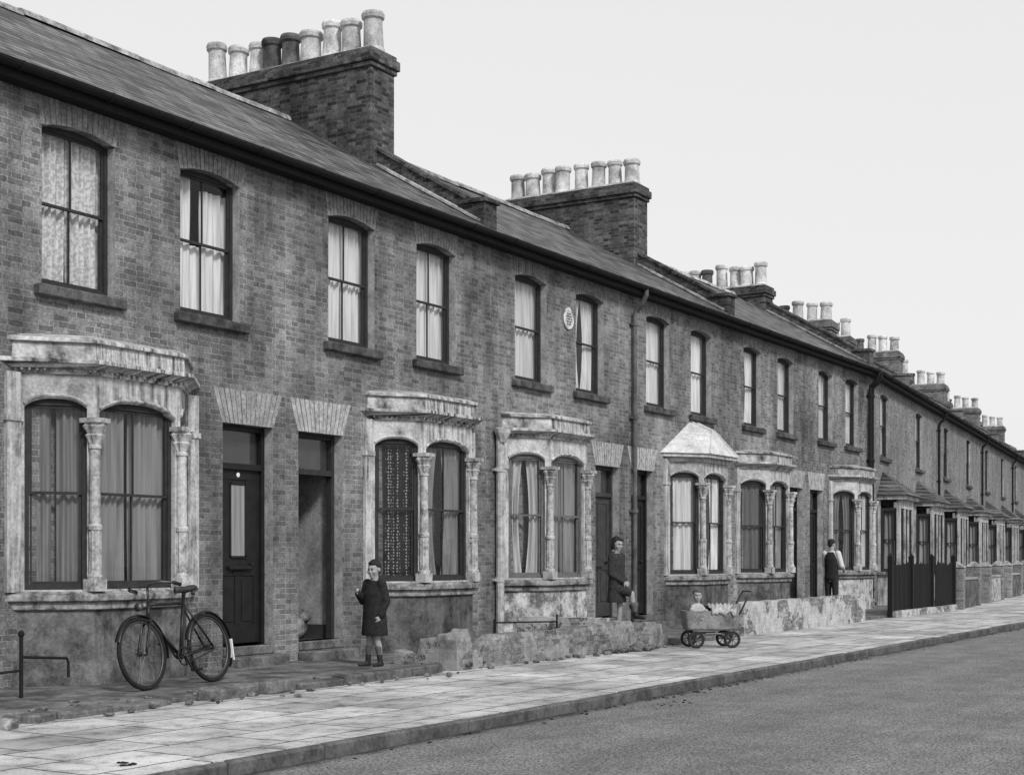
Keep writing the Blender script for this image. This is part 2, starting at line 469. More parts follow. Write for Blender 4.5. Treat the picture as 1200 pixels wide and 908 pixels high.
def sheet(mb, x0, x1, z0, z1, y, folds, amp, pinch=0.0, side=1, mi=0):
    nx = max(12, int(folds*8)); nz = 8; vs = []; fs = []
    for j in range(nz+1):
        tz = j/nz
        for i in range(nx+1):
            t = i/nx
            xx0, xx1 = x0, x1
            if pinch:
                sh = pinch*math.sin(math.pi*min(1, (1-tz)*1.0))*(x1-x0)
                if side > 0: xx1 = x1 - sh
                else: xx0 = x0 + sh
            vs.append((xx0+(xx1-xx0)*t, y+amp*math.sin(folds*2*math.pi*t+0.6*math.sin(tz*3+t*9))+0.01*math.sin(t*17), z0+(z1-z0)*tz))
    for j in range(nz):
        for i in range(nx):
            a = j*(nx+1)+i
            fs.append((a, a+1, a+nx+2, a+nx+1))
    mb.add(vs, fs, mi)
def curtain_mesh(w, h, style, mat):
    k = ('cur', w, h, style, mat)
    if k in CACHE: return CACHE[k]
    mb = MB(); hw = w/2+0.02
    Y = 0.105
    if style == 'full':
        sheet(mb, -hw, hw, -0.02, h+0.02, Y, 8*w, 0.022)
    elif style == 'parted':
        sheet(mb, -hw, -0.02, -0.02, h+0.02, Y, 5*w, 0.022, 0.25, 1)
        sheet(mb, 0.02, hw, -0.02, h+0.02, Y, 5*w, 0.022, 0.25, -1)
    elif style == 'half':
        sheet(mb, -hw, hw, -0.02, h*0.50, Y, 8*w, 0.016)
        sheet(mb, -hw, -hw*0.25, h*0.49, h+0.02, Y+0.01, 4*w, 0.02)
        sheet(mb, hw*0.1, hw, h*0.49, h*0.9, Y+0.01, 4*w, 0.02)
    elif style == 'split':
        sheet(mb, -hw, -0.04, -0.02, h+0.02, Y, 6*w, 0.022)
        sheet(mb, 0.01, hw, -0.02, h+0.02, Y+0.01, 6*w, 0.022)
    me = mb.mesh('curtain', [M[mat]], smooth=True, recalc=False); CACHE[k] = me; return me

def arch_mesh(w, h, mat, fan, rise, n):
    k = ('arch', w, h, fan, rise, n, mat)
    if k in CACHE: return CACHE[k]
    rr = random.Random(5)
    mb = MB(); hw = w/2
    for i in range(n):
        def q(t, top):
            x = -hw-0.02+(w+0.04)*t
            if top: x *= (1+fan)
            tt = 2*t-1
            z = rise*(1-tt*tt)-rise
            return (x, z + (h + 0.02 if top else 0.0))
        g = 0.10/n
        a, b = i/n+g, (i+1)/n-g
        p = [q(a, 0), q(b, 0), q(b, 1), q(a, 1)]
        mb.prism_y(p, -0.003-rr.random()*0.005, 0.01, rr.choice([0, 0, 1]))
    me = mb.mesh('brick_arch', [M[mat], M['reveal'] if mat == 'arch_door' else M['arch']]); CACHE[k] = me; return me

def window(parent, cx, cz, w, h, T=None, bars=True, cur=('full','lace'), mat='frame', setback=0.11, sill=True, arch=True, rise=0.07):
    f = place(frame_mesh(w, h, bars, mat), 'window', parent, (cx, setback, cz))
    place(glass_mesh(w, h), 'glass', f)
    place(curtain_mesh(w, h, *cur), 'curtain', f)
    if sill:
        mb = MB(); hw = w/2+0.10
        mb.prism_y([(-hw,-0.13),(hw,-0.13),(hw,-0.02),(-hw,-0.02)], -0.09-setback, 0.0)
        obj(mb, 'sill', M['sill'], f, bevel=0.012)
    if arch:
        place(arch_mesh(w, 0.29, 'arch', 0.12, rise, 15), 'brick_arch', f, (0, -setback, h+0.003))
    return f

# ------------------------------------------------------------------ bay window
PH = [(-1.16, 0.0), (-0.61, -0.45), (0.61, -0.45), (1.16, 0.0)]
def plan(e, yb=0.02):
    dx, dy = 0.55, -0.45; L = math.hypot(dx, dy)
    nx, ny = dy/L, -dx/L
    px, py = -1.16+nx*e, ny*e
    t0 = (yb-py)/dy; xl = px+dx*t0
    yf = -0.45-e; t1 = (yf-py)/dy; xf = px+dx*t1
    return [(xl, yb), (xf, yf), (-xf, yf), (-xl, yb)]
def column_mesh():
    if 'col' in CACHE: return CACHE['col']
    mb = MB()
    mb.box(-0.082, 0.082, -0.082, 0.082, 0, 0.12)
    prof = [(0.078,0.12),(0.080,0.15),(0.064,0.17),(0.060,0.20),(0.060,0.60),(0.071,0.615),(0.073,0.65),(0.057,0.67),
            (0.051,1.41),(0.064,1.425),(0.064,1.45),(0.051,1.465)]
    mb.lathe(prof, n=20, mod=lambda i, z: 1.0+(0.07 if i % 2 else -0.05) if (0.19 < z < 0.61) else 1.0)
    cap = [(0.051,1.465),(0.066,1.51),(0.090,1.555),(0.068,1.57),(0.084,1.60),(0.112,1.645),(0.092,1.66),(0.096,1.68)]
    mb.lathe(cap, n=24, mod=lambda i, z: 1.0+(0.14 if (i//2) % 2 else -0.10))
    mb.box(-0.108, 0.108, -0.108, 0.108, 1.68, 1.725)
    me = mb.mesh('column', [M['column']]); CACHE['col'] = me; return me

def bay(parent, cx, roof='cornice', cur=None, plinth='render', stone='stone', fmat='frame'):
    mb = MB()
    segs = [(PH[0], PH[1], 0.055, 0.06), (PH[1], PH[2], 0.08, 0.08), (PH[2], PH[3], 0.06, 0.055)]
    Ts = []
    for si, (p, q, a, b) in enumerate(segs):
        d = Vector((q[0]-p[0], q[1]-p[1], 0)); L = d.length; d.normalize()
        n = Vector((-d.y, d.x, 0))       # inward
        T = Matrix(((d.x, n.x, 0, p[0]), (d.y, n.y, 0, p[1]), (0, 0, 1, 0), (0, 0, 0, 1)))
        Ts.append((T, L, a, b))
        rise = 0.12 if si == 1 else 0.09; top = 2.90
        mb.wall(0, L, 0.98, 3.14, [(a, L-b, 1.0, top, rise, 0.10)], T=T, pw=2.8)
        pts = []
        for k in range(15):
            t = k/14; pts.append((a+(L-a-b)*t, -0.006, top-rise+rise*(1-abs(2*t-1)**2.8)+0.03))
        mb.tube(pts, 0.018, 6, 0, T)
    for sx in (-1, 1):
        mb.box(min(sx*1.16, sx*1.33), max(sx*1.16, sx*1.33), -0.045, 0.01, 0.98, 3.14)
        mb.box(min(sx*1.14, sx*1.35), max(sx*1.14, sx*1.35), -0.060, 0.01, 2.66, 2.72)
    body = obj(mb, 'bay_window', M[stone], parent, (cx, 0, 0))
    pb = MB(); pb.prism(plan(0.01), 0.0, 0.80)
    pb.prism(plan(0.06), 0.0, 0.28, top=plan(0.04))
    obj(pb, 'bay_plinth', M[plinth], body, label=None)
    sb = MB(); sb.prism(plan(0.10), 0.885, 0.955); sb.prism(plan(0.10), 0.955, 0.985, top=plan(0.03))
    sb.prism(plan(0.05), 0.80, 0.885)
    obj(sb, 'sill', M['baysill'], body, bevel=0.01)
    for x in (-0.61, 0.61):
        place(column_mesh(), 'column', body, (x, -0.475, 0.985))
    cb = MB()
    if roof == 'cornice':
        cb.prism(plan(0.03), 3.14, 3.19); cb.prism(plan(0.05), 3.19, 3.235, top=plan(0.13))
        cb.prism(plan(0.15), 3.235, 3.28)
        cb.prism(plan(0.05), 3.28, 3.45, top=plan(0.045)); cb.prism(plan(0.085), 3.45, 3.49); cb.prism(plan(0.085), 3.49, 3.54, top=plan(-0.06))
        for i in range(18):
            x = -0.64+i*0.0753
            cb.box(x-0.012, x+0.012, -0.515, -0.48, 3.165, 3.19)
        for (T, L, a, b) in (Ts[0], Ts[2]):
            for i in range(10):
                u = i*0.072+0.03
                cb.box(u-0.012, u+0.012, -0.065, -0.03, 3.165, 3.19, 0, T)
        obj(cb, 'cornice', M['stone_top'], body, bevel=0.006)
    elif roof == 'hip':
        cb.prism(plan(0.05), 3.10, 3.18); cb.prism(plan(0.16), 3.18, 3.25)
        obj(cb, 'cornice', M[stone], body, bevel=0.006)
        rb = MB(); p = plan(0.20)
        vs = [(a, b, 3.25) for a, b in p] + [(-0.14, 0.02, 3.93), (0.14, 0.02, 3.93), (-0.05, -0.42, 3.72), (0.05, -0.42, 3.72)]
        rb.add(vs, [(0,1,6,4),(1,2,7,6),(2,3,5,7),(4,6,7,5),(0,3,2,1),(0,4,5,3)])
        for a, b in ((1,6),(2,7),(6,4),(7,5)):
            rb.tube([vs[a], vs[b]], 0.022, 6)
        obj(rb, 'bay_roof', M['lead'], body)
    for idx, (T, L, a, b) in enumerate(Ts):
        w = round(L-a-b, 3); h = 1.90
        c = T @ Vector(((a+L-b)/2, 0.05, 1.0))
        ang = math.atan2(T[1][0], T[0][0])
        place(frame_mesh(w, h, idx == 1, fmat), 'sash', body, tuple(c), (0, 0, ang))
        place(glass_mesh(w, h), 'glass', body, tuple(c), (0, 0, ang))
        cs = cur[idx] if cur else ('parted', 'net')
        place(curtain_mesh(w, h, *cs), 'curtain', body, tuple(c), (0, 0, ang))
    return body

# ------------------------------------------------------------------ doors
def door(parent, cx, style='panel', mat='door', zt=2.88):
    z0 = 0.28; w = 0.88; hw = w/2; y = 0.16
    fb = MB()
    fb.box(-hw-0.02, -hw+0.06, y-0.03, y+0.06, z0, zt+0.01)
    fb.box(hw-0.06, hw+0.02, y-0.03, y+0.06, z0, zt+0.01)
    fb.box(-hw+0.06, hw-0.06, y-0.028, y+0.058, zt-0.06, zt+0.01)
    fb.box(-hw+0.06, hw-0.06, y-0.045, y+0.058, 2.36, 2.43)
    zl = 2.36; x0, x1 = -hw+0.06, hw-0.06
    if style == 'open':
        f = obj(fb, 'door_frame', M['frame'], parent, (cx, 0, 0))
        pb = MB()
        pb.box(-hw-0.08, -hw-0.025, y+0.06, 3.2, 0.2, 2.9); pb.box(hw+0.025, hw+0.08, y+0.06, 3.2, 0.2, 2.9)
        pb.box(-hw-0.08, hw+0.08, 3.2, 3.25, 0.2, 2.9)
        pb.box(-hw-0.08, hw+0.08, y+0.06, 3.25, 0.2, 0.27, 1); pb.box(-hw-0.08, hw+0.08, y+0.06, 3.25, 2.9, 2.95)
        pb.box(hw-0.0, hw+0.024, y+0.06, 3.2, 0.27, 0.45, 1)
        obj(pb, 'passage', [M['pale'], M['door_grey']], f)
        lb = MB(); lb.box(0, 0.76, -0.02, 0.02, 0.30, 2.35)
        for (a, b, c, d) in ((0.09,0.35,1.15,2.2),(0.43,0.68,1.15,2.2),(0.09,0.35,0.45,1.0),(0.43,0.68,0.45,1.0)):
            lb.box(a, b, -0.03, 0.03, c, d)
        obj(lb, 'door_leaf', M['door'], f, (-hw+0.05, y+0.08, 0), (0, 0, rad(86)), bevel=0.006)
        sb = MB(); sb.ell((0.22, 0.62, 0.42), 0.20, 0.16, 0.17); sb.ell((0.30, 0.55, 0.55), 0.10, 0.12, 0.10)
        obj(sb, 'pale_low_patch', M['baysill'], f, smooth=True)  # pale rounded shapes make a paler patch low in the passage
    else:
        f = obj(fb, 'door', M[mat], parent, (cx, 0, 0))
        lb = MB()
        s = 0.10
        gz0, gz1 = z0+1.06, zl-0.18
        lb.box(x0, x1, y+0.015, y+0.04, z0+0.02, zl)
        lb.box(x0, x0+s, y, y+0.014, z0+0.02, zl); lb.box(x1-s, x1, y, y+0.014, z0+0.02, zl)
        for (c, d) in ((z0+0.02, z0+0.24), (z0+0.82, z0+1.0), (zl-0.12, zl)):
            lb.box(x0+s, x1-s, y+0.001, y+0.014, c, d)
        lb.box(-0.045, 0.045, y+0.002, y+0.014, z0+0.24, z0+0.82)
        if style == 'panel':
            lb.box(-0.045, 0.045, y+0.002, y+0.014, z0+1.0, zl-0.12)
        else:
            lb.box(x0+s, -0.15, y+0.002, y+0.013, z0+1.0, zl-0.12); lb.box(0.15, x1-s, y+0.002, y+0.013, z0+1.0, zl-0.12)
            for sx in (-1, 1): lb.box(min(sx*0.12,sx*0.15), max(sx*0.12,sx*0.15), y-0.008, y+0.012, gz0, gz1)
            lb.box(-0.12, 0.12, y-0.007, y+0.012, gz0-0.03, gz0); lb.box(-0.12, 0.12, y-0.007, y+0.012, gz1, gz1+0.03)
            lb.box(-0.20, 0.20, y-0.05, y+0.001, z0+0.90, z0+0.94)
        for (a, b, c, d) in ((x0+s+0.03, -0.075, z0+0.28, z0+0.78), (0.075, x1-s-0.03, z0+0.28, z0+0.78)):
            lb.box(a, b, y+0.004, y+0.014, c, d)
        obj(lb, 'door_leaf', M[mat], f, bevel=0.004)
        hb = MB(); hb.ell((x1-0.16, y-0.03, z0+0.95), 0.028, 0.028, 0.028)
        hb.box(-0.10, 0.10, y-0.008, y+0.0, z0+0.84, z0+0.885)
        obj(hb, 'handle', M['iron'], f)
        if style == 'glazed':
            gb = MB()
            gb.box(-0.12, 0.12, y+0.006, y+0.013, gz0, gz1)
            obj(gb, 'door_pane', M['mid'], f)
            nb = MB(); nb.ell((0.0, y-0.002, zl-0.06), 0.03, 0.006, 0.03)
            obj(nb, 'number_plate', M['white'], f)
    gb = MB(); gb.box(x0, x1, y+0.02, y+0.025, 2.43, zt-0.06)
    obj(gb, 'fanlight', M['glass'], f)
    bb = MB(); bb.box(x0, x1, y+0.045, y+0.05, 2.43, zt-0.06)
    obj(bb, 'fanlight_blind', M['door_grey'], f)
    place(arch_mesh(w, 0.38, 'arch_door', 0.34, 0.0, 13), 'brick_arch', f, (0, 0, zt+0.003))
    stp = MB(); stp.box(-hw-0.02, hw+0.02, -0.26, -0.002, 0.0, 0.165); stp.box(-hw, hw, -0.04, y+0.06, 0.165, 0.28)
    obj(stp, 'doorstep', M['step'], f, bevel=0.015)
    return f

# ------------------------------------------------------------------ houses
RY, RZ, GY, GZ = 3.6, 8.33, -0.27, 6.10
SL = (RZ-GZ)/(RY-GY)
POT = {}
def pot_mesh(k):
    if k in POT: return POT[k]
    mb = MB(); h, r, m_ = [(0.60,0.165,'pot'),(0.66,0.165,'pot'),(0.54,0.175,'pot'),(0.55,0.165,'pot_dark')][k]
    mb.lathe([(r*1.05,0),(r*1.05,0.05),(r*0.95,0.08),(r*0.88,h*0.75),(r*0.88,h-0.13),(r*1.06,h-0.10),(r*1.10,h-0.04),(r*1.0,h),(r*0.8,h),(r*0.75,h-0.1)], n=20)
    POT[k] = mb.mesh('chimney_pot', [M[m_]], smooth=False); return POT[k]

def chimney(house, x, q0, q1, top, npots, w=0.62, ks=None, body='brick_dark'):
    mb = MB(); hw = w/2
    mb.box(x-hw, x+hw, q0, q1, 6.3, top-0.30)
    mb.box(x-hw-0.035, x+hw+0.035, q0-0.035, q1+0.035, top-0.30, top-0.225)
    mb.box(x-hw-0.07, x+hw+0.07, q0-0.07, q1+0.07, top-0.225, top-0.075)
    mb.box(x-hw-0.03, x+hw+0.03, q0-0.03, q1+0.03, top-0.075, top)
    c = obj(mb, 'chimney', M[body], house, bevel=0.012)
    fb = MB(); e = 0.02
    fb.prism([(x-hw-e,q0-e),(x+hw+e,q0-e),(x+hw+e,q1+e),(x-hw-e,q1+e)], top, top+0.08, top=[(x-0.16,q0+0.1),(x+0.16,q0+0.1),(x+0.16,q1-0.1),(x-0.16,q1-0.1)])
    obj(fb, 'cement_capping', M['cement'], c)
    for i in range(npots):
        t = (i+0.5)/npots
        y = q0+0.02+(q1-q0-0.04)*t
        k = ks[i % len(ks)] if ks else random.choice([0,0,1,2])
        o = place(pot_mesh(k), 'chimney_pot', c, (x+random.uniform(-0.07,0.07), y+random.uniform(-0.02,0.02), top+0.02), (rad(random.uniform(-1.6,1.6)), rad(random.uniform(-1.6,1.6)), random.uniform(0,6)))
        o.scale = (random.uniform(0.94,1.04),)*2 + (random.uniform(0.93,1.05),)
    return c

def parapet(house, x, q, body='brick_dark'):
    mb = MB(); hw = 0.14
    def zr(y): return GZ+(y-GY)*SL
    poly = [(0.0, zr(0)-0.2), (q, zr(q)-0.2), (q, zr(q)+0.24), (0.0, zr(0)+0.24)]
    T = Matrix(((0,1,0,x-hw),(1,0,0,0),(0,0,1,0),(0,0,0,1)))
    mb.prism_y(poly, 0, 2*hw, 0, T)
    mb.box(x-0.17, x+0.17, -0.08, 0.30, zr(0)-0.05, zr(0)+0.32, 0)
    T2 = Matrix(((0,1,0,x-hw-0.03),(1,0,0,0),(0,0,1,0),(0,0,0,1)))
    y = 0.31
    while y < q-0.05:
        l = min(0.33, q-y); dz = random.uniform(-0.012, 0.012)
        mb.prism_y([(y, zr(y)+0.243+dz), (y+l-0.01, zr(y+l)+0.243+dz), (y+l-0.01, zr(y+l)+0.30+dz), (y, zr(y)+0.30+dz)], 0, 2*hw+0.06, 0, T2); y += l
    mb.box(x-0.21, x+0.21, -0.12, 0.34, zr(0)+0.32, zr(0)+0.38, 0)
    obj(mb, 'parapet', [M[body]], house)
    fb = MB()
    for s in (-1, 1):
        xx = x+s*(hw+0.02)
        fb.tube([(xx, 0.0, zr(0)+0.04), (xx, q, zr(q)+0.04)], 0.03, 5)
    obj(fb, 'roof_flashing', M['cement'], house)

def house_shell(h, W, ops, wallmat='brick', gable_left=False, gable_right=False):
    mb = MB()
    mb.wall(0, W, 0, 6.16, ops, rmi=1)
    obj(mb, 'wall', [M[wallmat], M['reveal']], h)
    mb = MB()
    mb.add([(0,7.5,0),(W,7.5,0),(W,7.5,6.1),(0,7.5,6.1)], [(0,1,2,3)])
    obj(mb, 'rear_wall', M[wallmat], h)
    for gx, on in ((0.0, gable_left), (W, gable_right)):
        if on:
            mb = MB(); mb.add([(gx,0,0),(gx,7.5,0),(gx,7.5,6.1),(gx,RY,RZ-0.02),(gx,0,6.16)], [(0,1,2,3,4)])
            obj(mb, 'gable_wall', M[wallmat], h)
    rb = MB(); t = 0.05
    rb.add([(0,GY,GZ),(W,GY,GZ),(W,RY,RZ),(0,RY,RZ),(0,7.6,GZ),(W,7.6,GZ),
            (0,GY,GZ-t),(W,GY,GZ-t),(W,RY,RZ-t),(0,RY,RZ-t),(0,7.6,GZ-t),(W,7.6,GZ-t)],
           [(0,1,2,3),(3,2,5,4),(7,6,9,8),(8,9,10,11),(0,6,7,1),(4,5,11,10),(0,3,9,6),(3,4,10,9),(1,7,8,2),(2,8,11,5)])
    r = obj(rb, 'roof', M['slate'], h)
    gb = MB()
    n = int(W/0.46)
    for i in range(n):
        a = i*W/n+0.004; b = (i+1)*W/n-0.004
        zz = random.uniform(-0.010, 0.010)
        vs = []; K = 7
        for xx in (a, b):
            for k in range(K):
                an = math.pi*k/(K-1)
                vs.append((xx, RY+0.13*math.cos(an), RZ-0.05+zz+0.11*math.sin(an)))
        gb.add(vs, [(k, k+1, K+k+1, K+k) for k in range(K-1)] + [tuple(range(K)), tuple(range(2*K-1, K-1, -1))])
    obj(gb, 'ridge_tiles', M['cement'], r)
    eb = MB()
    eb.box(0, W, -0.235, -0.205, 5.93, 6.07); eb.box(0, W, -0.205, 0.0, 5.95, 5.975)
    obj(eb, 'eaves_board', M['iron'], h)
    g = MB(); K = 9; vs = []
    for xx in (0, W):
        for k in range(K):
            an = math.pi+math.pi*k/(K-1)
            vs.append((xx, -0.30+0.065*math.cos(an), 6.075+0.07*math.sin(an)))
    g.add(vs, [(k, k+1, K+k+1, K+k) for k in range(K-1)])
    for i in range(int(W/1.15)+1):
        x = 0.3+i*1.15
        if x < W-0.1:
            g.tube([(x, -0.30+0.072*math.cos(math.pi+math.pi*k/6), 6.075+0.077*math.sin(math.pi+math.pi*k/6)) for k in range(7)], 0.012, 5)
    obj(g, 'gutter', M['iron'], h)

def drainpipe(house, x, z0=0.1, z1=6.0, mat='iron', eaves=True, r=0.042):
    mb = MB()
    if eaves: pts = [(x, -0.30, z1+0.03), (x, -0.30, z1-0.08), (x, -0.22, z1-0.22), (x, -0.09, z1-0.34), (x, -0.075, z1-0.5), (x, -0.075, z0+0.08), (x, -0.16, z0)]
    else: pts = [(x, -0.085, z1), (x, -0.085, z0+0.08), (x, -0.16, z0)]
    mb.tube(pts, r, 10)
    z = z1-0.6
    while z > z0+0.3:
        mb.tube([(x, -0.08, z), (x, -0.08, z+0.07)], r+0.014, 10)
        mb.box(x-0.09, x+0.09, -0.06, -0.003, z+0.015, z+0.05)
        z -= 1.65
    if not eaves:
        mb.lathe([(0.06, z1-0.16), (0.07, z1-0.12), (0.12, z1-0.02), (0.125, z1+0.04), (0.09, z1+0.04)], x, -0.13, 8)
    obj(mb, 'drainpipe', M[mat], house)

W = 4.59
G_H = 'terraced houses along the street'
P = lambda k: 13.87+4.59*k
def block1(k, mirror, label, upper, dstyle, bayargs, dmat='door'):
    h = empty('terraced_house', (P(k), 0, 0))
    thing(h, label, 'house', G_H)
    dcx = 0.68 if mirror else W-0.68
    bcx = W-1.70 if mirror else 1.70
    ops = [(1.32-0.49, 1.32+0.49, 4.07, 5.72, 0.07), (W-1.32-0.49, W-1.32+0.49, 4.07, 5.72, 0.07),
           (dcx-0.44, dcx+0.44, 0.28, 2.88, 0.0, 0.2)]
    house_shell(h, W, ops, gable_left=(k == -2))
    for i, cx in enumerate((1.32, W-1.32)):
        window(h, cx, 4.07, 0.98, 1.65, cur=upper[i], bars=(k in (-1, 0)), mat='frame')
    door(h, dcx, dstyle, dmat)
    bay(h, bcx, **bayargs)
    return h

N = ('full','net'); L = ('full','lace'); F = ('full','floral'); SF = ('split','floral'); PN = ('parted','net'); PL = ('parted','lace'); D = ('full','drab'); HF = ('half','lace'); SP = ('split','lace'); PD = ('parted','drab'); SN = ('split','net'); SD = ('split','drab')
PM = ('parted','mid'); FM = ('full','mid'); SM = ('split','mid')
h = block1(-2, True, 'end of the sooty brick terrace with stone bay', (L, L), 'panel', dict(cur=(N,N,N)))
hA = block1(-1, False, 'sooty brick house with white-stained stone bay and glazed black door', (SF, HF), 'glazed', dict(cur=(SM,SM,D)))
hB = block1(0, True, 'sooty brick house with open front door and spotted lace in bay', (SP, L), 'open', dict(cur=(('full','dots'),PM,PD)))
hC = block1(1, False, 'sooty brick house with whitewashed bay plinth and oval wall plaque', (L, PL), 'panel', dict(cur=(PN,SM,PM), plinth='white_render', fmat='frame_mid'), 'door_grey')
hD = block1(2, True, 'sooty brick house whose bay has a pale hipped roof', (L, SP), 'panel', dict(roof='hip', cur=(L,PL,L), fmat='frame'))
hE = block1(3, False, 'sooty brick house with dark windows and stone bay', (PL, L), 'panel', dict(cur=(D,PM,PM)))
hF = block1(4, True, 'sooty brick house with stone bay behind a dark fence', (L, PL), 'panel', dict(cur=(PM,PL,N), plinth='white_render'))
chimney(hC, 0.0, 1.9, 5.5, 9.18, 9, ks=[1,0,0,2,3,3,0,0,1])
chimney(hE, 0.0, 1.95, 5.2, 9.10, 8, ks=[2,0,0,1,0,0,2,0])
parapet(hC, 0.0, 1.9); parapet(hE, 0.0, 1.95)
drainpipe(hD, 0.22, mat='pipe_grey')
drainpipe(hC, 0.26, 0.12, 3.2, 'pipe', False, 0.062)
drainpipe(hF, W-0.1, 3.0)
pb = MB()
TP = Matrix(((1.0,0,0,2.5),(0,0,-1,-0.003),(0,1.0,0,5.20),(0,0,0,1)))
pb.lathe([(0.16, 0.0),(0.165, 0.02),(0.15, 0.03),(0.14, 0.022),(0.02, 0.024)], n=28, T=TP)
pb.prism_y([(2.40,5.33),(2.60,5.33),(2.56,5.38),(2.5,5.40),(2.44,5.38)], -0.028, -0.003)
for r_ in range(5):
    for q in range(4 if r_ in (1, 2, 3) else 3):
        wq = 0.016+0.010*((r_+q) % 2)
        x = 2.5-0.085+0.047*q+(0.0 if r_ in (1, 2, 3) else 0.02)
        pb.box(x, x+wq, -0.034, -0.026, 5.20+0.080-r_*0.042, 5.20+0.102-r_*0.042, 1)
obj(pb, 'wall_plaque', [M['pot'], M['frame']], hC, label='oval cast plaque with worn raised lettering')

# ---- second block, bending left
B0 = Vector((P(5), 0, 0)); BA = rad(6.5); W2 = 5.6
def bl2(u, v, z=0.0):
    return Vector((B0.x+u*math.cos(BA)-v*math.sin(BA), B0.y+u*math.sin(BA)+v*math.cos(BA), z))
def leanto(h, cx, w, dep, z0, z1, mat='slate'):
    rb = MB(); hw = w/2
    rb.box(cx-hw-0.05, cx+hw+0.05, -dep+0.1, 0.01, z0-0.10, z0, 1)
    vs = [(cx-hw-0.1,0,z0),(cx-hw-0.1,-dep,z0),(cx+hw+0.1,-dep,z0),(cx+hw+0.1,0,z0),(cx-hw*0.25,0,z1),(cx+hw*0.25,0,z1)]
    rb.add(vs, [(0,1,4),(1,2,5,4),(2,3,5),(0,3,2,1),(0,4,5,3)], 0)
    obj(rb, 'porch_roof', [M[mat], M['cement']], h)
NB2 = 10
for i in range(NB2):
    o = bl2(W2*i, 0)
    h = empty('terraced_house', o, BA)
    thing(h, 'plain brick terraced house with slated porch roof over bay', 'house', G_H)
    bx, dx_ = 2.2, 4.75
    ops = [(2.2-0.56, 2.2+0.56, 4.0, 5.68, 0.07), (bx-0.78, bx+0.78, 0.9, 2.7, 0.0, 0.1), (dx_-0.44, dx_+0.44, 0.28, 2.88, 0.0, 0.2)]
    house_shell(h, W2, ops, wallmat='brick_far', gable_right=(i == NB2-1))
    window(h, 2.2, 4.0, 1.12, 1.68, cur=random.choice([L, N, PL]), bars=False, setback=0.06)
    door(h, dx_, 'panel', random.choice(['door', 'door_grey']))
    bb = MB()
    bb.box(bx-1.0, bx+1.0, -0.6, -0.01, 0, 0.85)
    for a in (-1.0, -0.30, 0.22, 0.92):
        bb.box(bx+a, bx+a+0.08, -0.6, -0.5, 0.85, 2.86)
    bb.box(bx-1.0, bx-0.92, -0.08, -0.01, 0.85, 2.86); bb.box(bx+0.92, bx+1.0, -0.08, -0.01, 0.85, 2.86)
    bb.box(bx-0.92, bx+0.92, -0.598, -0.502, 2.6, 2.86)
    bo = obj(bb, 'bay_window', M['stone'], h)
    fb = MB(); fb.box(bx-1.06, bx+1.06, -0.68, -0.01, 0.85, 0.93)
    obj(fb, 'sill', M['baysill'], bo)
    for a, b in ((-0.92, -0.30), (-0.22, 0.22), (0.30, 0.92)):
        w = round(b-a, 2)
        place(frame_mesh(w, 1.66, False, 'frame'), 'sash', bo, (bx+(a+b)/2, -0.56, 0.93))
        place(glass_mesh(w, 1.66), 'glass', bo, (bx+(a+b)/2, -0.56, 0.93))
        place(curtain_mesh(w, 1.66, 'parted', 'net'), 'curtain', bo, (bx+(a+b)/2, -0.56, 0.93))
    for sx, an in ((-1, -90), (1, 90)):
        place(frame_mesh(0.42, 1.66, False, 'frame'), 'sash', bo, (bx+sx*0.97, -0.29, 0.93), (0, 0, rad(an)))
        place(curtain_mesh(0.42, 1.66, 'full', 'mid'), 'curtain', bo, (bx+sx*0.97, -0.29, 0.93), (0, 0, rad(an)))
    leanto(h, bx, 2.05, 0.85, 2.93, 3.60, 'slate')
    if i % 2 == 0: drainpipe(h, 0.15)
    if i % 2 == 1:
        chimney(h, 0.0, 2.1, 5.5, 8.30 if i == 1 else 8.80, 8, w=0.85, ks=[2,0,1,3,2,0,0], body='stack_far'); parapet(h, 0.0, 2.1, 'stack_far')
    elif i > 1:
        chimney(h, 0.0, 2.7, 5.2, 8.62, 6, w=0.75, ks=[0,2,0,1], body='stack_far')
chimney(hF, W, 2.7, 5.4, 8.50, 7, ks=[0,2,0,1,3,0,0]); parapet(hF, W, 2.7)

# ------------------------------------------------------------------ ground
def strip(name, offs, z, mat, x0=-30, u1=140, thick=None):
    mb = MB()
    def at(off):
        k = -off*math.tan(BA/2)
        return [(x0, off), (B0.x+k, off), tuple(bl2(u1, off))[:2]]
    a, b = at(offs[0]), at(offs[1])
    for i in range(2):
        pol = [a[i], a[i+1], b[i+1], b[i]]
        if thick: mb.prism(pol, z-thick, z)
        else: mb.add([(p[0], p[1], z) for p in pol], [(0,1,2,3)])
    o = obj(mb, name, M[mat])
    o['kind'] = 'structure'
    return o
gm = MB(); gm.add([(-500,-500,-0.115),(900,-500,-0.115),(900,500,-0.115),(-500,500,-0.115)], [(0,1,2,3)])
g = obj(gm, 'ground', M['ground']); g['kind'] = 'structure'
strip('road', (-13.5, -5.13), -0.10, 'road')
strip('pavement', (-5.045, -2.1), 0.0, 'slabs', thick=0.12)
strip('yard_ground', (-2.08, 0.3), 0.05, 'yard', thick=0.15)
kb = MB(); r = random.Random(21); x = -12.0
while x < 37.1:
    l = min(r.uniform(0.85, 1.0), 37.1-x)
    dz = r.uniform(-0.008, 0.006); dy = r.uniform(-0.010, 0.008)
    kb.box(x+0.005, x+l-0.005, -5.13+dy, -5.047, -0.14, 0.003+dz)
    x += l
a = [(B0.x+5.13*math.tan(BA/2), -5.13), tuple(bl2(140, -5.13))[:2], tuple(bl2(140, -5.047))[:2], (B0.x+5.047*math.tan(BA/2), -5.047)]
kb.prism(a, -0.14, 0.004)
k_ = obj(kb, 'kerb', M['kerb'], bevel=0.018); k_['kind'] = 'structure'

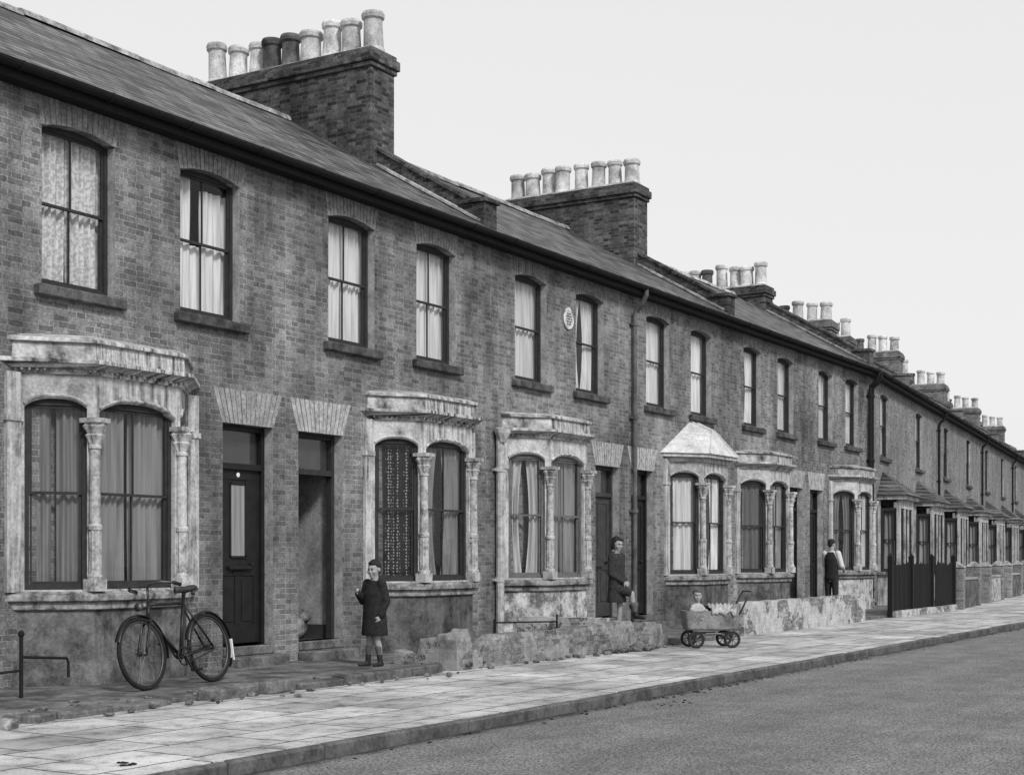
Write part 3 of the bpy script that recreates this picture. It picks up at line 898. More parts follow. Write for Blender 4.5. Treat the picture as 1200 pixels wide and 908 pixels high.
def edging(x0, x1, label, broken=0.2, seed=1):
    r = random.Random(seed); mb = MB(); x = x0
    while x < x1-0.1:
        l = min(r.uniform(0.35, 0.8), x1-x)
        if r.random() > broken:
            T = Matrix.Translation((x+l/2, -2.17+r.uniform(-0.06,0.05), 0.015+r.uniform(-0.03,0.035))) @ Matrix.Rotation(rad(r.uniform(-7,7)), 4, 'Z') @ Matrix.Rotation(rad(r.uniform(-7,7)), 4, 'X')
            hl = l/2-0.012
            mb.prism([(-hl,-0.09),(-hl+0.3*hl,-0.14),(hl*0.5,-0.10),(hl,-0.075),(hl-0.02,0.09),(-hl,0.085)], -0.06, 0.07, 0, T)
        x += l
    o = obj(mb, 'edging_stone', M['step'], bevel=0.018)
    thing(o, label, 'kerb stones')
edging(7.5, 11.4, 'worn broken stone edging along the bare front yard', 0.15, 3)
edging(11.4, 14.1, 'cracked stone edging before the doorsteps', 0.1, 6)
edging(20.1, 22.9, 'worn stone edging across the yard entrance', 0.1, 8)

def ragged_wall(name, x0, x1, y, th, hfun, mat, label, seed=1, T=None, rag=0.02, step=0.05, chips=0):
    r = random.Random(seed); n = max(6, int((x1-x0)/step)); m_ = 7
    tops = []; off = 0
    cl = [(r.uniform(0, 1), r.uniform(0.006, 0.02), r.uniform(0.02, 0.08)) for _ in range(chips)]
    for i in range(n+1):
        off += r.uniform(-rag, rag); off *= 0.7
        t = i/n
        ch = max([d for (c, wd, d) in cl if abs(t-c) < wd] + [0])
        tops.append(max(0.05, hfun(t)+off-ch))
    vs = []; fs = []
    for side in (-1, 1):
        for i in range(n+1):
            for j in range(m_+1):
                t = j/m_
                rn = 0.014*t**8
                vs.append((x0+(x1-x0)*i/n, y+side*(th/2-rn+r.uniform(-0.0018,0.0018)), -0.02+(tops[i]+0.02)*t))
    K = (n+1)*(m_+1)
    for i in range(n):
        for j in range(m_):
            a = i*(m_+1)+j; b = a+m_+1
            fs.append((a, b, b+1, a+1)); fs.append((K+a, K+a+1, K+b+1, K+b))
        a = i*(m_+1)+m_; b = a+m_+1
        fs.append((a, b, K+b, K+a))
    for i in (0, n):
        for j in range(m_):
            a = i*(m_+1)+j; fs.append((a, a+1, K+a+1, K+a))
    mb = MB(); mb.add(vs, fs, 0, T)
    o = obj(mb, name, M[mat], smooth=False)
    thing(o, label, 'wall')
    return o
def hw1(t):
    if t < 0.02: return 0.36
    if t < 0.045: return 0.47
    if t < 0.06: return 0.40
    if t < 0.08: return 0.28
    if t < 0.10: return 0.18
    if t < 0.12: return 0.26
    if t < 0.15: return 0.33
    return 0.375+(0.03 if 0.5 < t < 0.8 else 0) - (0.15 if t > 0.97 else 0)
ragged_wall('garden_wall', 14.25, 20.0, -2.13, 0.24, hw1, 'lowwall_grey', 'crumbling low rendered garden wall with broken end', 2, rag=0.014, chips=14)
Tr = Matrix.Rotation(rad(90), 4, 'Z')
ragged_wall('garden_wall', -2.24, -1.35, -14.37, 0.23, lambda t: 0.36 if t < 0.12 else (0.45 if t < 0.35 else (0.36 if t < 0.6 else 0.2)), 'lowwall_grey', 'broken brick stump of a garden wall return', 4, Tr, 0.025)
ragged_wall('garden_wall', 23.0, 29.5, -2.13, 0.24, lambda t: 0.56-(0.12 if t < 0.03 else 0), 'lowwall', 'flaking whitewashed low brick garden wall', 5, rag=0.005, chips=9)
ragged_wall('garden_wall', -2.0, -0.5, -18.5, 0.2, lambda t: 0.46, 'lowwall', 'whitewashed dividing wall between two front yards', 9, Tr, 0.008)

def rail(x0, x1, y, label):
    mb = MB()
    mb.tube([(x0,y,0.03),(x0,y,0.62)], 0.018, 8)
    mb.ell((x0,y,0.63), 0.03, 0.03, 0.035)
    mb.tube([(x0,y,0.42),(x0+(x1-x0)*0.5,y-0.01,0.40),(x1-0.02,y,0.38),(x1,y,0.34),(x1,y,0.2)], 0.013, 8)
    mb.tube([(x0,y,0.3),(x0-0.25,y,0.29)], 0.012, 8)
    thing(obj(mb, 'iron_railing', M['iron']), label, 'railing')
rail(9.05, 9.6, -0.95, 'bent remnant of iron railing beside the bay')
def rail2(x0, x1, y):
    mb = MB()
    for x in (x0, x1): mb.tube([(x,y,0.03),(x,y,0.50)], 0.014, 8)
    for z in (0.30, 0.45): mb.tube([(x0,y,z),(x1,y,z-0.05)], 0.011, 8)
    thing(obj(mb, 'iron_railing', M['iron']), 'thin bent iron rail in the front yard', 'railing')
rail2(16.6, 18.3, -1.3)

fb = MB(); x = 31.75; r = random.Random(8)
while x < 36.9:
    hh = 1.18+r.uniform(-0.04, 0.04); dx = r.uniform(-0.010, 0.010)
    if r.random() > 0.04:
        fb.prism_y([(x-0.032,0.02),(x+0.032,0.02),(x+dx+0.032,hh-0.06),(x+dx,hh),(x+dx-0.032,hh-0.06)], -2.138, -2.120)
    x += 0.098
fb.box(31.6, 36.95, -2.119, -2.095, 0.22, 0.28); fb.box(31.6, 36.95, -2.119, -2.095, 0.94, 1.00)
for x in (31.6, 33.2, 34.9, 36.9):
    fb.box(x-0.05, x+0.05, -2.190, -2.090, 0.0, 1.32); fb.prism([(x-0.06,-2.20),(x+0.06,-2.20),(x+0.06,-2.08),(x-0.06,-2.08)], 1.32, 1.40, top=[(x-0.01,-2.15),(x+0.01,-2.15),(x+0.01,-2.13),(x-0.01,-2.13)])
thing(obj(fb, 'fence', M['iron']), 'black close-boarded paling fence with square posts', 'fence')
ragged_wall('garden_wall', 31.6, 36.9, -2.14, 0.2, lambda t: 0.14, 'lowwall', 'low pale plinth under the black fence', 15, rag=0.004, step=0.15)

for i in range(NB2):
    mb = MB()
    u0 = W2*i+0.35; u1_ = W2*i+3.6
    mb.box(u0+0.36, u1_, -2.24, -2.02, 0, 0.72, 0); mb.box(u0+0.36, u1_, -2.27, -1.99, 0.72, 0.78, 1)
    for u in (u0, u1_):
        mb.box(u, u+0.36, -2.30, -1.94, 0, 1.05, 2)
        mb.prism([(u-0.03,-2.33),(u+0.39,-2.33),(u+0.39,-1.91),(u-0.03,-1.91)], 1.05, 1.20, 1, top=[(u+0.14,-2.16),(u+0.22,-2.16),(u+0.22,-2.08),(u+0.14,-2.08)])
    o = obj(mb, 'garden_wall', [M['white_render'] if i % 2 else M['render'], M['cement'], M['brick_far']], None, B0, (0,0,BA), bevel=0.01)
    thing(o, 'low garden wall with capped square brick piers', 'wall', 'garden walls along the far houses')

def rock(mb, c, r, seed):
    rr = random.Random(seed); bm = bmesh.new()
    bmesh.ops.create_icosphere(bm, subdivisions=1, radius=1)
    s = (r*rr.uniform(0.8,1.4), r*rr.uniform(0.7,1.1), r*rr.uniform(0.35,0.7)); a = rr.uniform(0, 6)
    vs = []
    for v in bm.verts:
        k = rr.uniform(0.75, 1.2); x, y, z = v.co.x*s[0]*k, v.co.y*s[1]*k, v.co.z*s[2]*k
        vs.append((c[0]+x*math.cos(a)-y*math.sin(a), c[1]+x*math.sin(a)+y*math.cos(a), c[2]+z))
    mb.add(vs, [tuple(v.index for v in f.verts) for f in bm.faces]); bm.free()
mb = MB(); r = random.Random(3)
for i in range(46):
    x = r.uniform(14.6, 20.0); y = -2.28-abs(r.gauss(0, 0.10))
    rock(mb, (x, y, 0.02), r.uniform(0.02, 0.06), i)
for i in range(80):
    x = r.uniform(8.3, 14.0); y = -2.22+r.gauss(0, 0.22)
    rock(mb, (x, y, 0.02 if y < -2.1 else 0.06), r.uniform(0.015, 0.05), i+70)
for i in range(34):
    x = r.gauss(18.6, 0.4); y = -2.32-abs(r.gauss(0, 0.10))
    rock(mb, (x, y, 0.03), r.uniform(0.03, 0.09), i+170)
for i in range(26):
    x = r.gauss(14.9, 0.3); y = r.uniform(-2.25, -1.4)
    rock(mb, (x, y, 0.07), r.uniform(0.03, 0.09), i+230)
o = obj(mb, 'rubble', M['rubble']); o['kind'] = 'stuff'; o['label'] = 'loose broken brick and mortar along the yard walls'; o['category'] = 'rubble'
mb = MB()
for i in range(190):
    x = r.gauss(14.0, 1.6) if i < 70 else r.uniform(8, 30); y = -5.20-abs(r.gauss(0, 0.09))
    if i < 24: x = r.gauss(12.9, 0.35); y = -5.45-abs(r.gauss(0, 0.12))
    rock(mb, (x, y, -0.10), r.uniform(0.006, 0.026), i+300)
for i in range(7):
    rock(mb, (r.gauss(6.76, 0.06), r.gauss(-4.65, 0.05), 0.003), r.uniform(0.015, 0.035), i+500)
o = obj(mb, 'gutter_debris', M['iron']); o['kind'] = 'stuff'; o['label'] = 'scattered dark leaves and grit along the gutter'; o['category'] = 'debris'
mb = MB(); rock(mb, (7.65, -2.42, 0.03), 0.14, 44)
thing(obj(mb, 'loose_stone', M['white_render']), 'pale flat loose stone on the pavement edge', 'stone')
mb = MB(); mb.box(-0.3, 0.3, -0.22, 0.22, 0.0, 0.006)
thing(obj(mb, 'cover_plate', M['cement'], None, (11.6, -3.9, 0.001), (0,0,0.05)), 'pale rectangular cover plate set in the paving', 'cover')

# ------------------------------------------------------------------ bicycle
def bicycle(loc, rotz, lean):
    root = empty('bicycle', loc, rotz); root.rotation_euler = (rad(lean), 0, rotz)
    thing(root, 'black upright bicycle standing before the bay window', 'bicycle')
    rub = mat_plain('tyre_rubber', 0.018, 0.8, 0.15); met = mat_plain('dull_steel', 0.10, 0.5, 0.4, 0.3, 12, 0, 0.8); blk = mat_plain('black_enamel', 0.012, 0.4, 0.3)
    lea = mat_plain('worn_leather', 0.03, 0.5, 0.3)
    def circ(c, r, n=48): return [(c[0]+r*math.cos(2*math.pi*i/n), 0, c[1]+r*math.sin(2*math.pi*i/n)) for i in range(n)]
    F, R = (0, 0.352), (1.07, 0.352)
    for c in (F, R):
        w = empty('wheel', (c[0], 0, c[1])); w.parent = root
        mb = MB(); mb.tube(circ((0,0), 0.334), 0.021, 8, closed=True); obj(mb, 'tyre', rub, w, smooth=True)
        mb = MB(); mb.tube(circ((0,0), 0.308), 0.012, 6, closed=True)
        mb.tube([(0,-0.05,0),(0,0.05,0)], 0.024, 10); obj(mb, 'rim', met, w, smooth=True)
        mb = MB()
        for i in range(32):
            a = 2*math.pi*i/32; sy = 0.03 if i % 2 else -0.03
            da = 0.5 if (i//2) % 2 else -0.5
            mb.tube([(0.018*math.cos(a+da), sy, 0.018*math.sin(a+da)), (0.305*math.cos(a), 0, 0.305*math.sin(a))], 0.0018, 4)
        obj(mb, 'spokes', met, w)
    mb = MB(); HB, HT, BB, ST = (0.15,0,0.66), (0.19,0,0.84), (0.58,0,0.29), (0.74,0,0.84)
    mb.tube([HB, HT], 0.021, 10); mb.tube([(0.188,0,0.82), (0.735,0,0.82)], 0.017, 10); mb.tube([(0.155,0,0.68), BB], 0.019, 10)
    mb.tube([BB, (0.755,0,0.90)], 0.018, 10); mb.tube([(BB[0],-0.04,BB[2]),(BB[0],0.04,BB[2])], 0.026, 10)
    for s in (-1, 1):
        mb.tube([(BB[0], s*0.03, BB[2]), (R[0], s*0.055, R[1])], 0.012, 8)
        mb.tube([(0.73, s*0.018, 0.80), (R[0], s*0.055, R[1])], 0.010, 8)
        mb.tube([(0.15, s*0.03, 0.66), (0.10, s*0.045, 0.60), (0.03, s*0.05, 0.42), (0, s*0.05, 0.352)], 0.013, 8)
    mb.tube([(0.15,-0.04,0.66),(0.15,0.04,0.66)], 0.015, 8)
    obj(mb, 'bicycle_frame', blk, root, smooth=True)
    for c, a0, a1 in ((F, 20, 190), (R, -35, 165)):
        mb = MB(); n = 22; vs = []; fs = []
        for i in range(n+1):
            a = rad(a0+(a1-a0)*i/n)
            if c is F: a = math.pi-a
            for (dy, dr) in ((-0.032,-0.014),(-0.018,0.0),(0.018,0.0),(0.032,-0.014)):
                rr = 0.378+dr; vs.append((c[0]+rr*math.cos(a), dy, c[1]+rr*math.sin(a)))
        for i in range(n):
            for j in range(3): fs.append((4*i+j, 4*i+j+1, 4*i+j+5, 4*i+j+4))
        mb.add(vs, fs); obj(mb, 'mudguard', blk, root, smooth=True)
    mb = MB(); mb.box(1.425, 1.437, -0.035, 0.035, 0.20, 0.42)
    obj(mb, 'white_patch', M['white'], root)
    mb = MB(); mb.tube([HT, (0.205,0,1.0)], 0.013, 8)
    mb.tube([(0.36,-0.27,0.98),(0.26,-0.265,1.0),(0.17,-0.19,1.02),(0.15,-0.08,1.01),(0.205,0,1.0),(0.15,0.08,1.01),(0.17,0.19,1.02),(0.26,0.265,1.0),(0.36,0.27,0.98)], 0.012, 8)
    mb.tube([(0.22,-0.22,0.99),(0.30,-0.21,0.95)], 0.005, 6); mb.tube([(0.22,0.22,0.99),(0.30,0.21,0.95)], 0.005, 6)
    hb = obj(mb, 'handlebar', met, root, smooth=True)
    for s in (-1, 1):
        mb = MB(); mb.tube([(0.26,s*0.265,1.0),(0.37,s*0.27,0.978)], 0.018, 10); obj(mb, 'grip', rub, hb, smooth=True)
    mb = MB(); mb.tube([(0.07,0,0.80),(0.02,0,0.80)], [0.035,0.042], 14); mb.tube([(0.07,0,0.80),(0.17,0,0.80)], 0.008, 6)
    obj(mb, 'lamp', met, root, smooth=True)
    mb = MB()
    rings = [(-0.14,0.020,0.0),(-0.06,0.03,0.004),(0.02,0.06,0.0),(0.08,0.095,0.01),(0.12,0.085,0.014),(0.135,0.05,0.012)]
    vs = []; fs = []; n = 14
    for (x, ry, dz) in rings:
        for i in range(n):
            a = 2*math.pi*i/n; vs.append((0.77+x, ry*math.cos(a), 0.955+dz+0.035*math.sin(a)))
    for k in range(5):
        for i in range(n): fs.append((k*n+i, k*n+(i+1)%n, (k+1)*n+(i+1)%n, (k+1)*n+i))
    fs += [tuple(range(n)), tuple(range(5*n, 6*n))]
    mb.add(vs, fs)
    for s in (-1, 1): mb.tube([(0.83,s*0.06,0.90),(0.85,s*0.06,0.935)], 0.02, 8)
    mb.tube([(0.755,0,0.90),(0.76,0,0.93)], 0.012, 8)
    obj(mb, 'saddle', lea, root, smooth=True)
    mb = MB(); mb.tube([(0.58+0.09*math.cos(a*math.pi/16), -0.045, 0.29+0.09*math.sin(a*math.pi/16)) for a in range(32)], 0.008, 6, closed=True)
    for i in range(5):
        a = i*2*math.pi/5; mb.tube([(0.58,-0.045,0.29),(0.58+0.09*math.cos(a),-0.045,0.29+0.09*math.sin(a))], 0.007, 6)
    for z in (0.085, -0.085): mb.tube([(0.58,-0.045,0.29+z),(1.07,-0.045,0.352+z*0.35)], 0.006, 6)
    mb.tube([(0.58,-0.06,0.29),(0.66,-0.07,0.14)], 0.010, 8); mb.tube([(0.58,0.06,0.29),(0.50,0.07,0.44)], 0.010, 8)
    ck = obj(mb, 'chainset', blk, root)
    for (x, y, z) in ((0.66,-0.12,0.14),(0.50,0.12,0.44)):
        mb = MB(); mb.box(x-0.045, x+0.045, y-0.045, y+0.045, z-0.012, z+0.012); obj(mb, 'pedal', rub, ck, bevel=0.004)
bicycle((10.18, -1.38, 0.052), 0.12, -9)

# ------------------------------------------------------------------ people
def fuse(mb, name, mat, voxel=0.008, sm=3, parent=None, loc=(0,0,0), rot=(0,0,0)):
    me = mb.mesh('tmp', [mat])
    o = bpy.data.objects.new('tmp', me); COL.objects.link(o)
    rm = o.modifiers.new('r', 'REMESH'); rm.mode = 'VOXEL'; rm.voxel_size = voxel
    s = o.modifiers.new('s', 'SMOOTH'); s.iterations = sm; s.factor = 0.5
    dg = bpy.context.evaluated_depsgraph_get(); dg.update()
    m2 = bpy.data.meshes.new_from_object(o.evaluated_get(dg))
    bpy.data.objects.remove(o)
    m2.name = name
    m2.materials.clear(); m2.materials.append(mat)
    m2.polygons.foreach_set('use_smooth', [True]*len(m2.polygons))
    return place(m2, name, parent, loc, rot)

def hand(mb, wr, d, nrm, k, curl=35):
    d = Vector(d).normalized(); nrm = Vector(nrm); nrm = (nrm-d*nrm.dot(d)).normalized(); s = d.cross(nrm)
    wr = Vector(wr)
    for t in (-0.6, 0, 0.6):
        mb.cap(wr+d*0.01*k+s*t*0.02*k, wr+d*0.075*k+s*t*0.042*k, 0.015*k, 0.014*k, n=8)
    for i, (o_, l) in enumerate(((-0.032,0.066),(-0.011,0.075),(0.011,0.071),(0.031,0.055))):
        p = wr+d*0.078*k+s*o_*k; a = rad(curl*(0.6+0.15*i)); dd = d*math.cos(a)+nrm*math.sin(a)
        q = p+dd*l*0.45*k; a += rad(curl*1.1); d2 = d*math.cos(a)+nrm*math.sin(a); q2 = q+d2*l*0.32*k; a += rad(curl*0.8); d3 = d*math.cos(a)+nrm*math.sin(a); q3 = q2+d3*l*0.23*k
        mb.cap(p, q, 0.0092*k, 0.0085*k, n=7); mb.cap(q, q2, 0.0085*k, 0.0078*k, n=7); mb.cap(q2, q3, 0.0078*k, 0.0068*k, n=7)
    p = wr+d*0.028*k-s*0.028*k; q = p+(d*0.6-s*0.75+nrm*0.35).normalized()*0.04*k; q2 = q+(d*0.9-s*0.2+nrm*0.5).normalized()*0.03*k
    mb.cap(p, q, 0.013*k, 0.0105*k, n=7); mb.cap(q, q2, 0.0105*k, 0.0085*k, n=7)

def head(mb, c, k, yaw=0, pitch=0):
    T = Matrix.Translation(c) @ Matrix.Rotation(yaw, 4, 'Z') @ Matrix.Rotation(pitch, 4, 'X') @ Matrix.Scale(k, 4)
    mb.ell((0,0.012,0.02), 0.076, 0.094, 0.095, 0, T, 20, 14)
    mb.ell((0,-0.028,-0.035), 0.060, 0.060, 0.072, 0, T, 18, 12)
    mb.ell((0,-0.062,-0.090), 0.028, 0.022, 0.020, 0, T)
    mb.ell((0,-0.090,-0.022), 0.012, 0.019, 0.016, 0, T)
    mb.ell((0,-0.082,0.006), 0.009, 0.012, 0.028, 0, T)
    mb.ell((0,-0.079,0.030), 0.048, 0.012, 0.010, 0, T)
    mb.ell((0,-0.084,-0.058), 0.020, 0.008, 0.006, 0, T); mb.ell((0,-0.083,-0.069), 0.017, 0.008, 0.006, 0, T)
    for s in (-1, 1):
        mb.ell((s*0.042,-0.060,-0.028), 0.022, 0.024, 0.026, 0, T)
        mb.ell((s*0.077,0.012,-0.012), 0.010, 0.018, 0.028, 0, T)
    return T
def face_bits(T, parent, skin_dark):
    mb = MB()
    for s in (-1, 1): mb.ell((s*0.030,-0.079,0.010), 0.013, 0.008, 0.007, 0, T, 10, 7)
    obj(mb, 'eyes', skin_dark, parent, smooth=True)
    mb = MB(); mb.ell((0,-0.090,-0.0635), 0.018, 0.004, 0.002, 0, T, 10, 6)
    obj(mb, 'mouth', skin_dark, parent, smooth=True)

SKIN = mat_plain('skin', 0.30, 0.7, 0.2, 0.12, 20)
EYE = mat_plain('dark_eye', 0.03, 0.3, 0.4)
HAIR = mat_plain('dark_hair', 0.02, 0.7, 0.2, 0.5, 60, 0.004)
COATB = mat_plain('dark_wool_coat', 0.024, 0.95, 0.1, 0.35, 25, 0.003)
COATG = mat_plain('dark_tweed_coat', 0.035, 0.95, 0.1, 0.4, 35, 0.003)
SHOE = mat_plain('scuffed_boot_leather', 0.02, 0.5, 0.3)
SOCK = mat_plain('grey_wool_sock', 0.10, 0.95, 0.1)
SHIRT = mat_plain('pale_shirt', 0.55, 0.9, 0.1, 0.15, 20, 0.003)
TROU = mat_plain('dark_trousers', 0.03, 0.9, 0.1, 0.3, 25, 0.003)

def person(loc, rotz, H, k_head, label, pose, build=1.0, rx=0.0):
    b = build
    zh = H-0.115*k_head
    zs = H-0.235*k_head-0.05*H
    zhip = H*pose.get('hip', 0.50)
    J = {}
    for s, n in ((1,'L'), (-1,'R')):
        J['sh'+n] = Vector((s*0.098*H*b, 0, zs)); J['hip'+n] = Vector((s*0.048*H, 0, zhip))
        J['el'+n] = Vector(pose['el'+n])*H; J['wr'+n] = Vector(pose['wr'+n])*H
        J['kn'+n] = Vector(pose['kn'+n])*H; J['an'+n] = Vector(pose['an'+n])*H
    q = H/1.75
    mb = MB()
    mb.loft([(0,0,zhip-0.06*H,0.05*H,0.04*H),(0,0,zhip,0.092*H*b,0.062*H),(0,0,zhip+0.10*H,0.078*H*b,0.055*H),(0,0,zs-0.08*H,0.095*H*b,0.065*H),(0,0,zs-0.01*H,0.088*H*b,0.05*H),(0,0,zs+0.025*H,0.04*H,0.035*H)])
    mb.cap((0,0.005,zs), (0,-0.005,zh-0.06*k_head), 0.036*H*b, 0.034*H*b)
    T = head(mb, (0, -0.012*q, zh), k_head, pose.get('yaw', 0), pose.get('pitch', 0))
    for n in 'LR':
        mb.cap(J['sh'+n], J['el'+n], 0.030*H*b, 0.024*H*b); mb.cap(J['el'+n], J['wr'+n], 0.024*H*b, 0.015*H*b)
        hand(mb, J['wr'+n], J['wr'+n]-J['el'+n], pose.get('pn'+n, (0,-1,0)), q, pose.get('curl'+n, 30))
        mb.cap(J['hip'+n], J['kn'+n], 0.048*H*b, 0.030*H*b)
        kn, an = J['kn'+n], J['an'+n]; mid = kn.lerp(an, 0.3)+Vector((0,0.008*H,0))
        mb.cap(kn, mid, 0.029*H*b, 0.031*H*b); mb.cap(mid, an, 0.031*H*b, 0.018*H*b)
    body = fuse(mb, 'person', SKIN, 0.0065, 3, None, loc, (rx,0,rotz))
    thing(body, label, 'person')
    face_bits(T, body, EYE)
    return body, J, T, zs, zhip, q

def shoes(J, parent, H, mat, dirs, sock=None, sh=0.12, boot=0.07):
    for n in 'LR':
        an = J['an'+n]; d = Vector(dirs[n]).normalized()
        mb = MB()
        kn = J['kn'+n]; ax = (kn-an).normalized()
        heel = an-ax*0.028*H-d*0.012*H
        mb.cap(heel, heel+d*0.06*H, 0.024*H, 0.022*H); mb.cap(heel+d*0.06*H, heel+d*0.105*H-ax*0.003*H, 0.022*H, 0.017*H)
        mb.cap(an-ax*0.01*H, an+ax*boot*H, 0.026*H, 0.028*H)
        fuse(mb, 'shoe', mat, 0.008, 2, parent)
        if sock:
            mb = MB(); mb.cap(an+ax*boot*H, an+ax*sh*H, 0.026*H, 0.034*H); fuse(mb, 'sock', sock, 0.008, 2, parent)

def coat(J, H, zs, zhem, mat, parent, flare=1.0, b=1.0, name='coat', extra=(), sl=1.0):
    mb = MB(); z0, z1 = zhem, zs
    R = [(0,0,z0,0.112*H*b*flare,0.088*H*flare*b),(0,0,z0+0.02*H,0.112*H*b*flare,0.089*H*flare*b),(0,0,z0+(z1-z0)*0.35,0.105*H*b,0.084*H*b),(0,0,z0+(z1-z0)*0.6,0.100*H*b,0.078*H*b),
         (0,0,z1-0.09*H,0.108*H*b,0.078*H*b),(0,0,z1-0.01*H,0.100*H*b,0.062*H),(0,0,z1+0.03*H,0.05*H,0.045*H)]
    mb.loft(R, 28)
    for s in (-1, 1): mb.cap((s*0.02*H,-0.03*H,zs+0.02*H), (s*0.045*H,-0.066*H*b,zs-0.09*H), 0.017*H, 0.012*H)
    mb.cap((-0.035*H,0.03*H,zs+0.03*H), (0.035*H,0.03*H,zs+0.03*H), 0.022*H, 0.022*H)
    for e in extra: mb.cap(*e)
    for n in 'LR':
        mb.cap(J['sh'+n], J['el'+n], 0.043*H*sl, 0.037*H*sl); w = J['el'+n].lerp(J['wr'+n], 0.92); mb.cap(J['el'+n], w, 0.037*H*sl, 0.030*H*sl)
    return fuse(mb, name, mat, 0.010, 3, parent)

def hair(T, parent, mat, bob=False):
    mb = MB()
    mb.ell((0,0.024,0.038), 0.082, 0.092, 0.088, 0, T, 20, 14)
    mb.ell((0.01,-0.045,0.082), 0.056, 0.036, 0.028, 0, T)
    mb.ell((0,0.06,-0.01), 0.068, 0.045, 0.07, 0, T)
    if bob:
        for s in (-1, 1): mb.ell((s*0.070,0.025,-0.030), 0.020, 0.048, 0.072, 0, T)
        mb.ell((0,0.066,-0.03), 0.064, 0.034, 0.078, 0, T)
    fuse(mb, 'hair', mat, 0.006, 2, parent)

# boy in overcoat on the yard path, turned along the terrace, hand held close to the chest
bp = dict(hip=0.47, elL=(0.135,0.03,0.61), wrL=(0.12,-0.03,0.475), elR=(-0.145,-0.02,0.61), wrR=(-0.085,-0.135,0.69), knL=(0.05,-0.01,0.25), anL=(0.06,0.02,0.045), knR=(-0.05,-0.02,0.25), anR=(-0.06,-0.03,0.045),
          pnL=(-1,0,0), pnR=(0.6,0.3,0.1), curlR=50, yaw=rad(14), pitch=rad(10))
bd, J, T, zs, zhip, q = person((13.85, -1.36, 0.05), rad(-104), 1.24, 0.92, 'boy in dark knee-length overcoat with one forearm raised', bp, 1.06)
hair(T, bd, HAIR)
coat(J, 1.24, zs, 0.36, COATB, bd, 1.05, 1.22, sl=1.12)
shoes(J, bd, 1.24, SHOE, {'L': (0.15,-1,0), 'R': (-0.1,-1,0)}, SOCK, 0.13, 0.06)
# girl behind the low wall with one foot up on it
HG = 1.50
gp = dict(hip=0.50, elL=(0.10,0.02,0.64), wrL=(0.05,-0.08,0.56), elR=(-0.10,0.00,0.64), wrR=(-0.02,-0.10,0.56), knL=(0.035,-0.01,0.27), anL=(0.04,0.0,0.045), knR=(0.02,-0.17,0.45), anR=(0.05,-0.19,0.25),
          pnL=(-1,0.3,0), pnR=(0.8,0.2,-0.4), curlL=45, curlR=45, yaw=rad(-10), pitch=rad(14))
gd, J, T, zs, zhip, q = person((19.2, -1.80, 0.12), rad(-10), HG, 0.92, 'girl in dark coat resting one foot on the low wall', gp, 0.85)
hair(T, gd, HAIR, bob=True)
coat(J, HG, zs, 0.54, COATG, gd, 1.08, 0.90, extra=((J['hipR'], J['knR']*0.85+J['hipR']*0.15, 0.080, 0.062),), sl=0.85)
shoes(J, gd, HG, SHOE, {'L': (0.2,-1,0), 'R': (0.1,-1,-0.05)}, SOCK, 0.09, 0.02)
mb = MB(); mb.box(-0.22, 0.22, -0.16, 0.16, 0.0, 0.072)
thing(obj(mb, 'stone_block', M['rubble'], None, (19.22, -1.80, 0.05), (0,0,0.2), bevel=0.015), 'flat stone block lying behind the low wall', 'stone')
# man in waistcoat turned to the next bay
mp = dict(hip=0.50, elL=(0.125,-0.06,0.66), wrL=(0.07,-0.19,0.66), elR=(-0.135,-0.02,0.65), wrR=(-0.11,-0.15,0.60), knL=(0.055,-0.02,0.27), anL=(0.06,0.0,0.045), knR=(-0.055,0.0,0.27), anR=(-0.06,0.03,0.045),
          pnL=(-1,0,-0.3), pnR=(1,0,-0.3), curlL=55, curlR=55, yaw=rad(-12), pitch=rad(16))
md, J, T, zs, zhip, q = person((31.2, -0.95, 0.05), rad(84), 1.66, 0.96, 'man in dark waistcoat and pale shirt turned towards the window', mp, 0.95)
hair(T, md, HAIR)
mb = MB()
mb.loft([(0,0,zhip-0.02,0.15,0.105),(0,0,zhip+0.15,0.14,0.10),(0,0,zs-0.12,0.155,0.11),(0,0,zs-0.02,0.14,0.085),(0,0,zs+0.05,0.065,0.06)])
for n in 'LR':
    mb.cap(J['sh'+n], J['el'+n], 0.066, 0.058); mb.cap(J['el'+n], J['el'+n].lerp(J['wr'+n], 0.5), 0.058, 0.050)
fuse(mb, 'shirt', SHIRT, 0.01, 3, md)
mb = MB()
mb.loft([(0,0,zhip-0.05,0.165,0.118),(0,0,zhip+0.15,0.155,0.112),(0,0,zs-0.12,0.158,0.13),(0,0,zs-0.03,0.130,0.108),(0,0,zs+0.03,0.085,0.075)])
fuse(mb, 'waistcoat', COATB, 0.01, 3, md)
mb = MB()
for n in 'LR':
    mb.cap(J['hip'+n], J['kn'+n], 0.088, 0.066); mb.cap(J['kn'+n], J['an'+n]+Vector((0,0,0.03)), 0.066, 0.058)
mb.loft([(0,0,zhip-0.08,0.14,0.10),(0,0,zhip+0.06,0.15,0.105)])
fuse(mb, 'trousers', TROU, 0.01, 3, md)
shoes(J, md, 1.66, SHOE, {'L': (0.1,-1,0), 'R': (-0.2,-1,0)}, None, 0.1, 0.03)

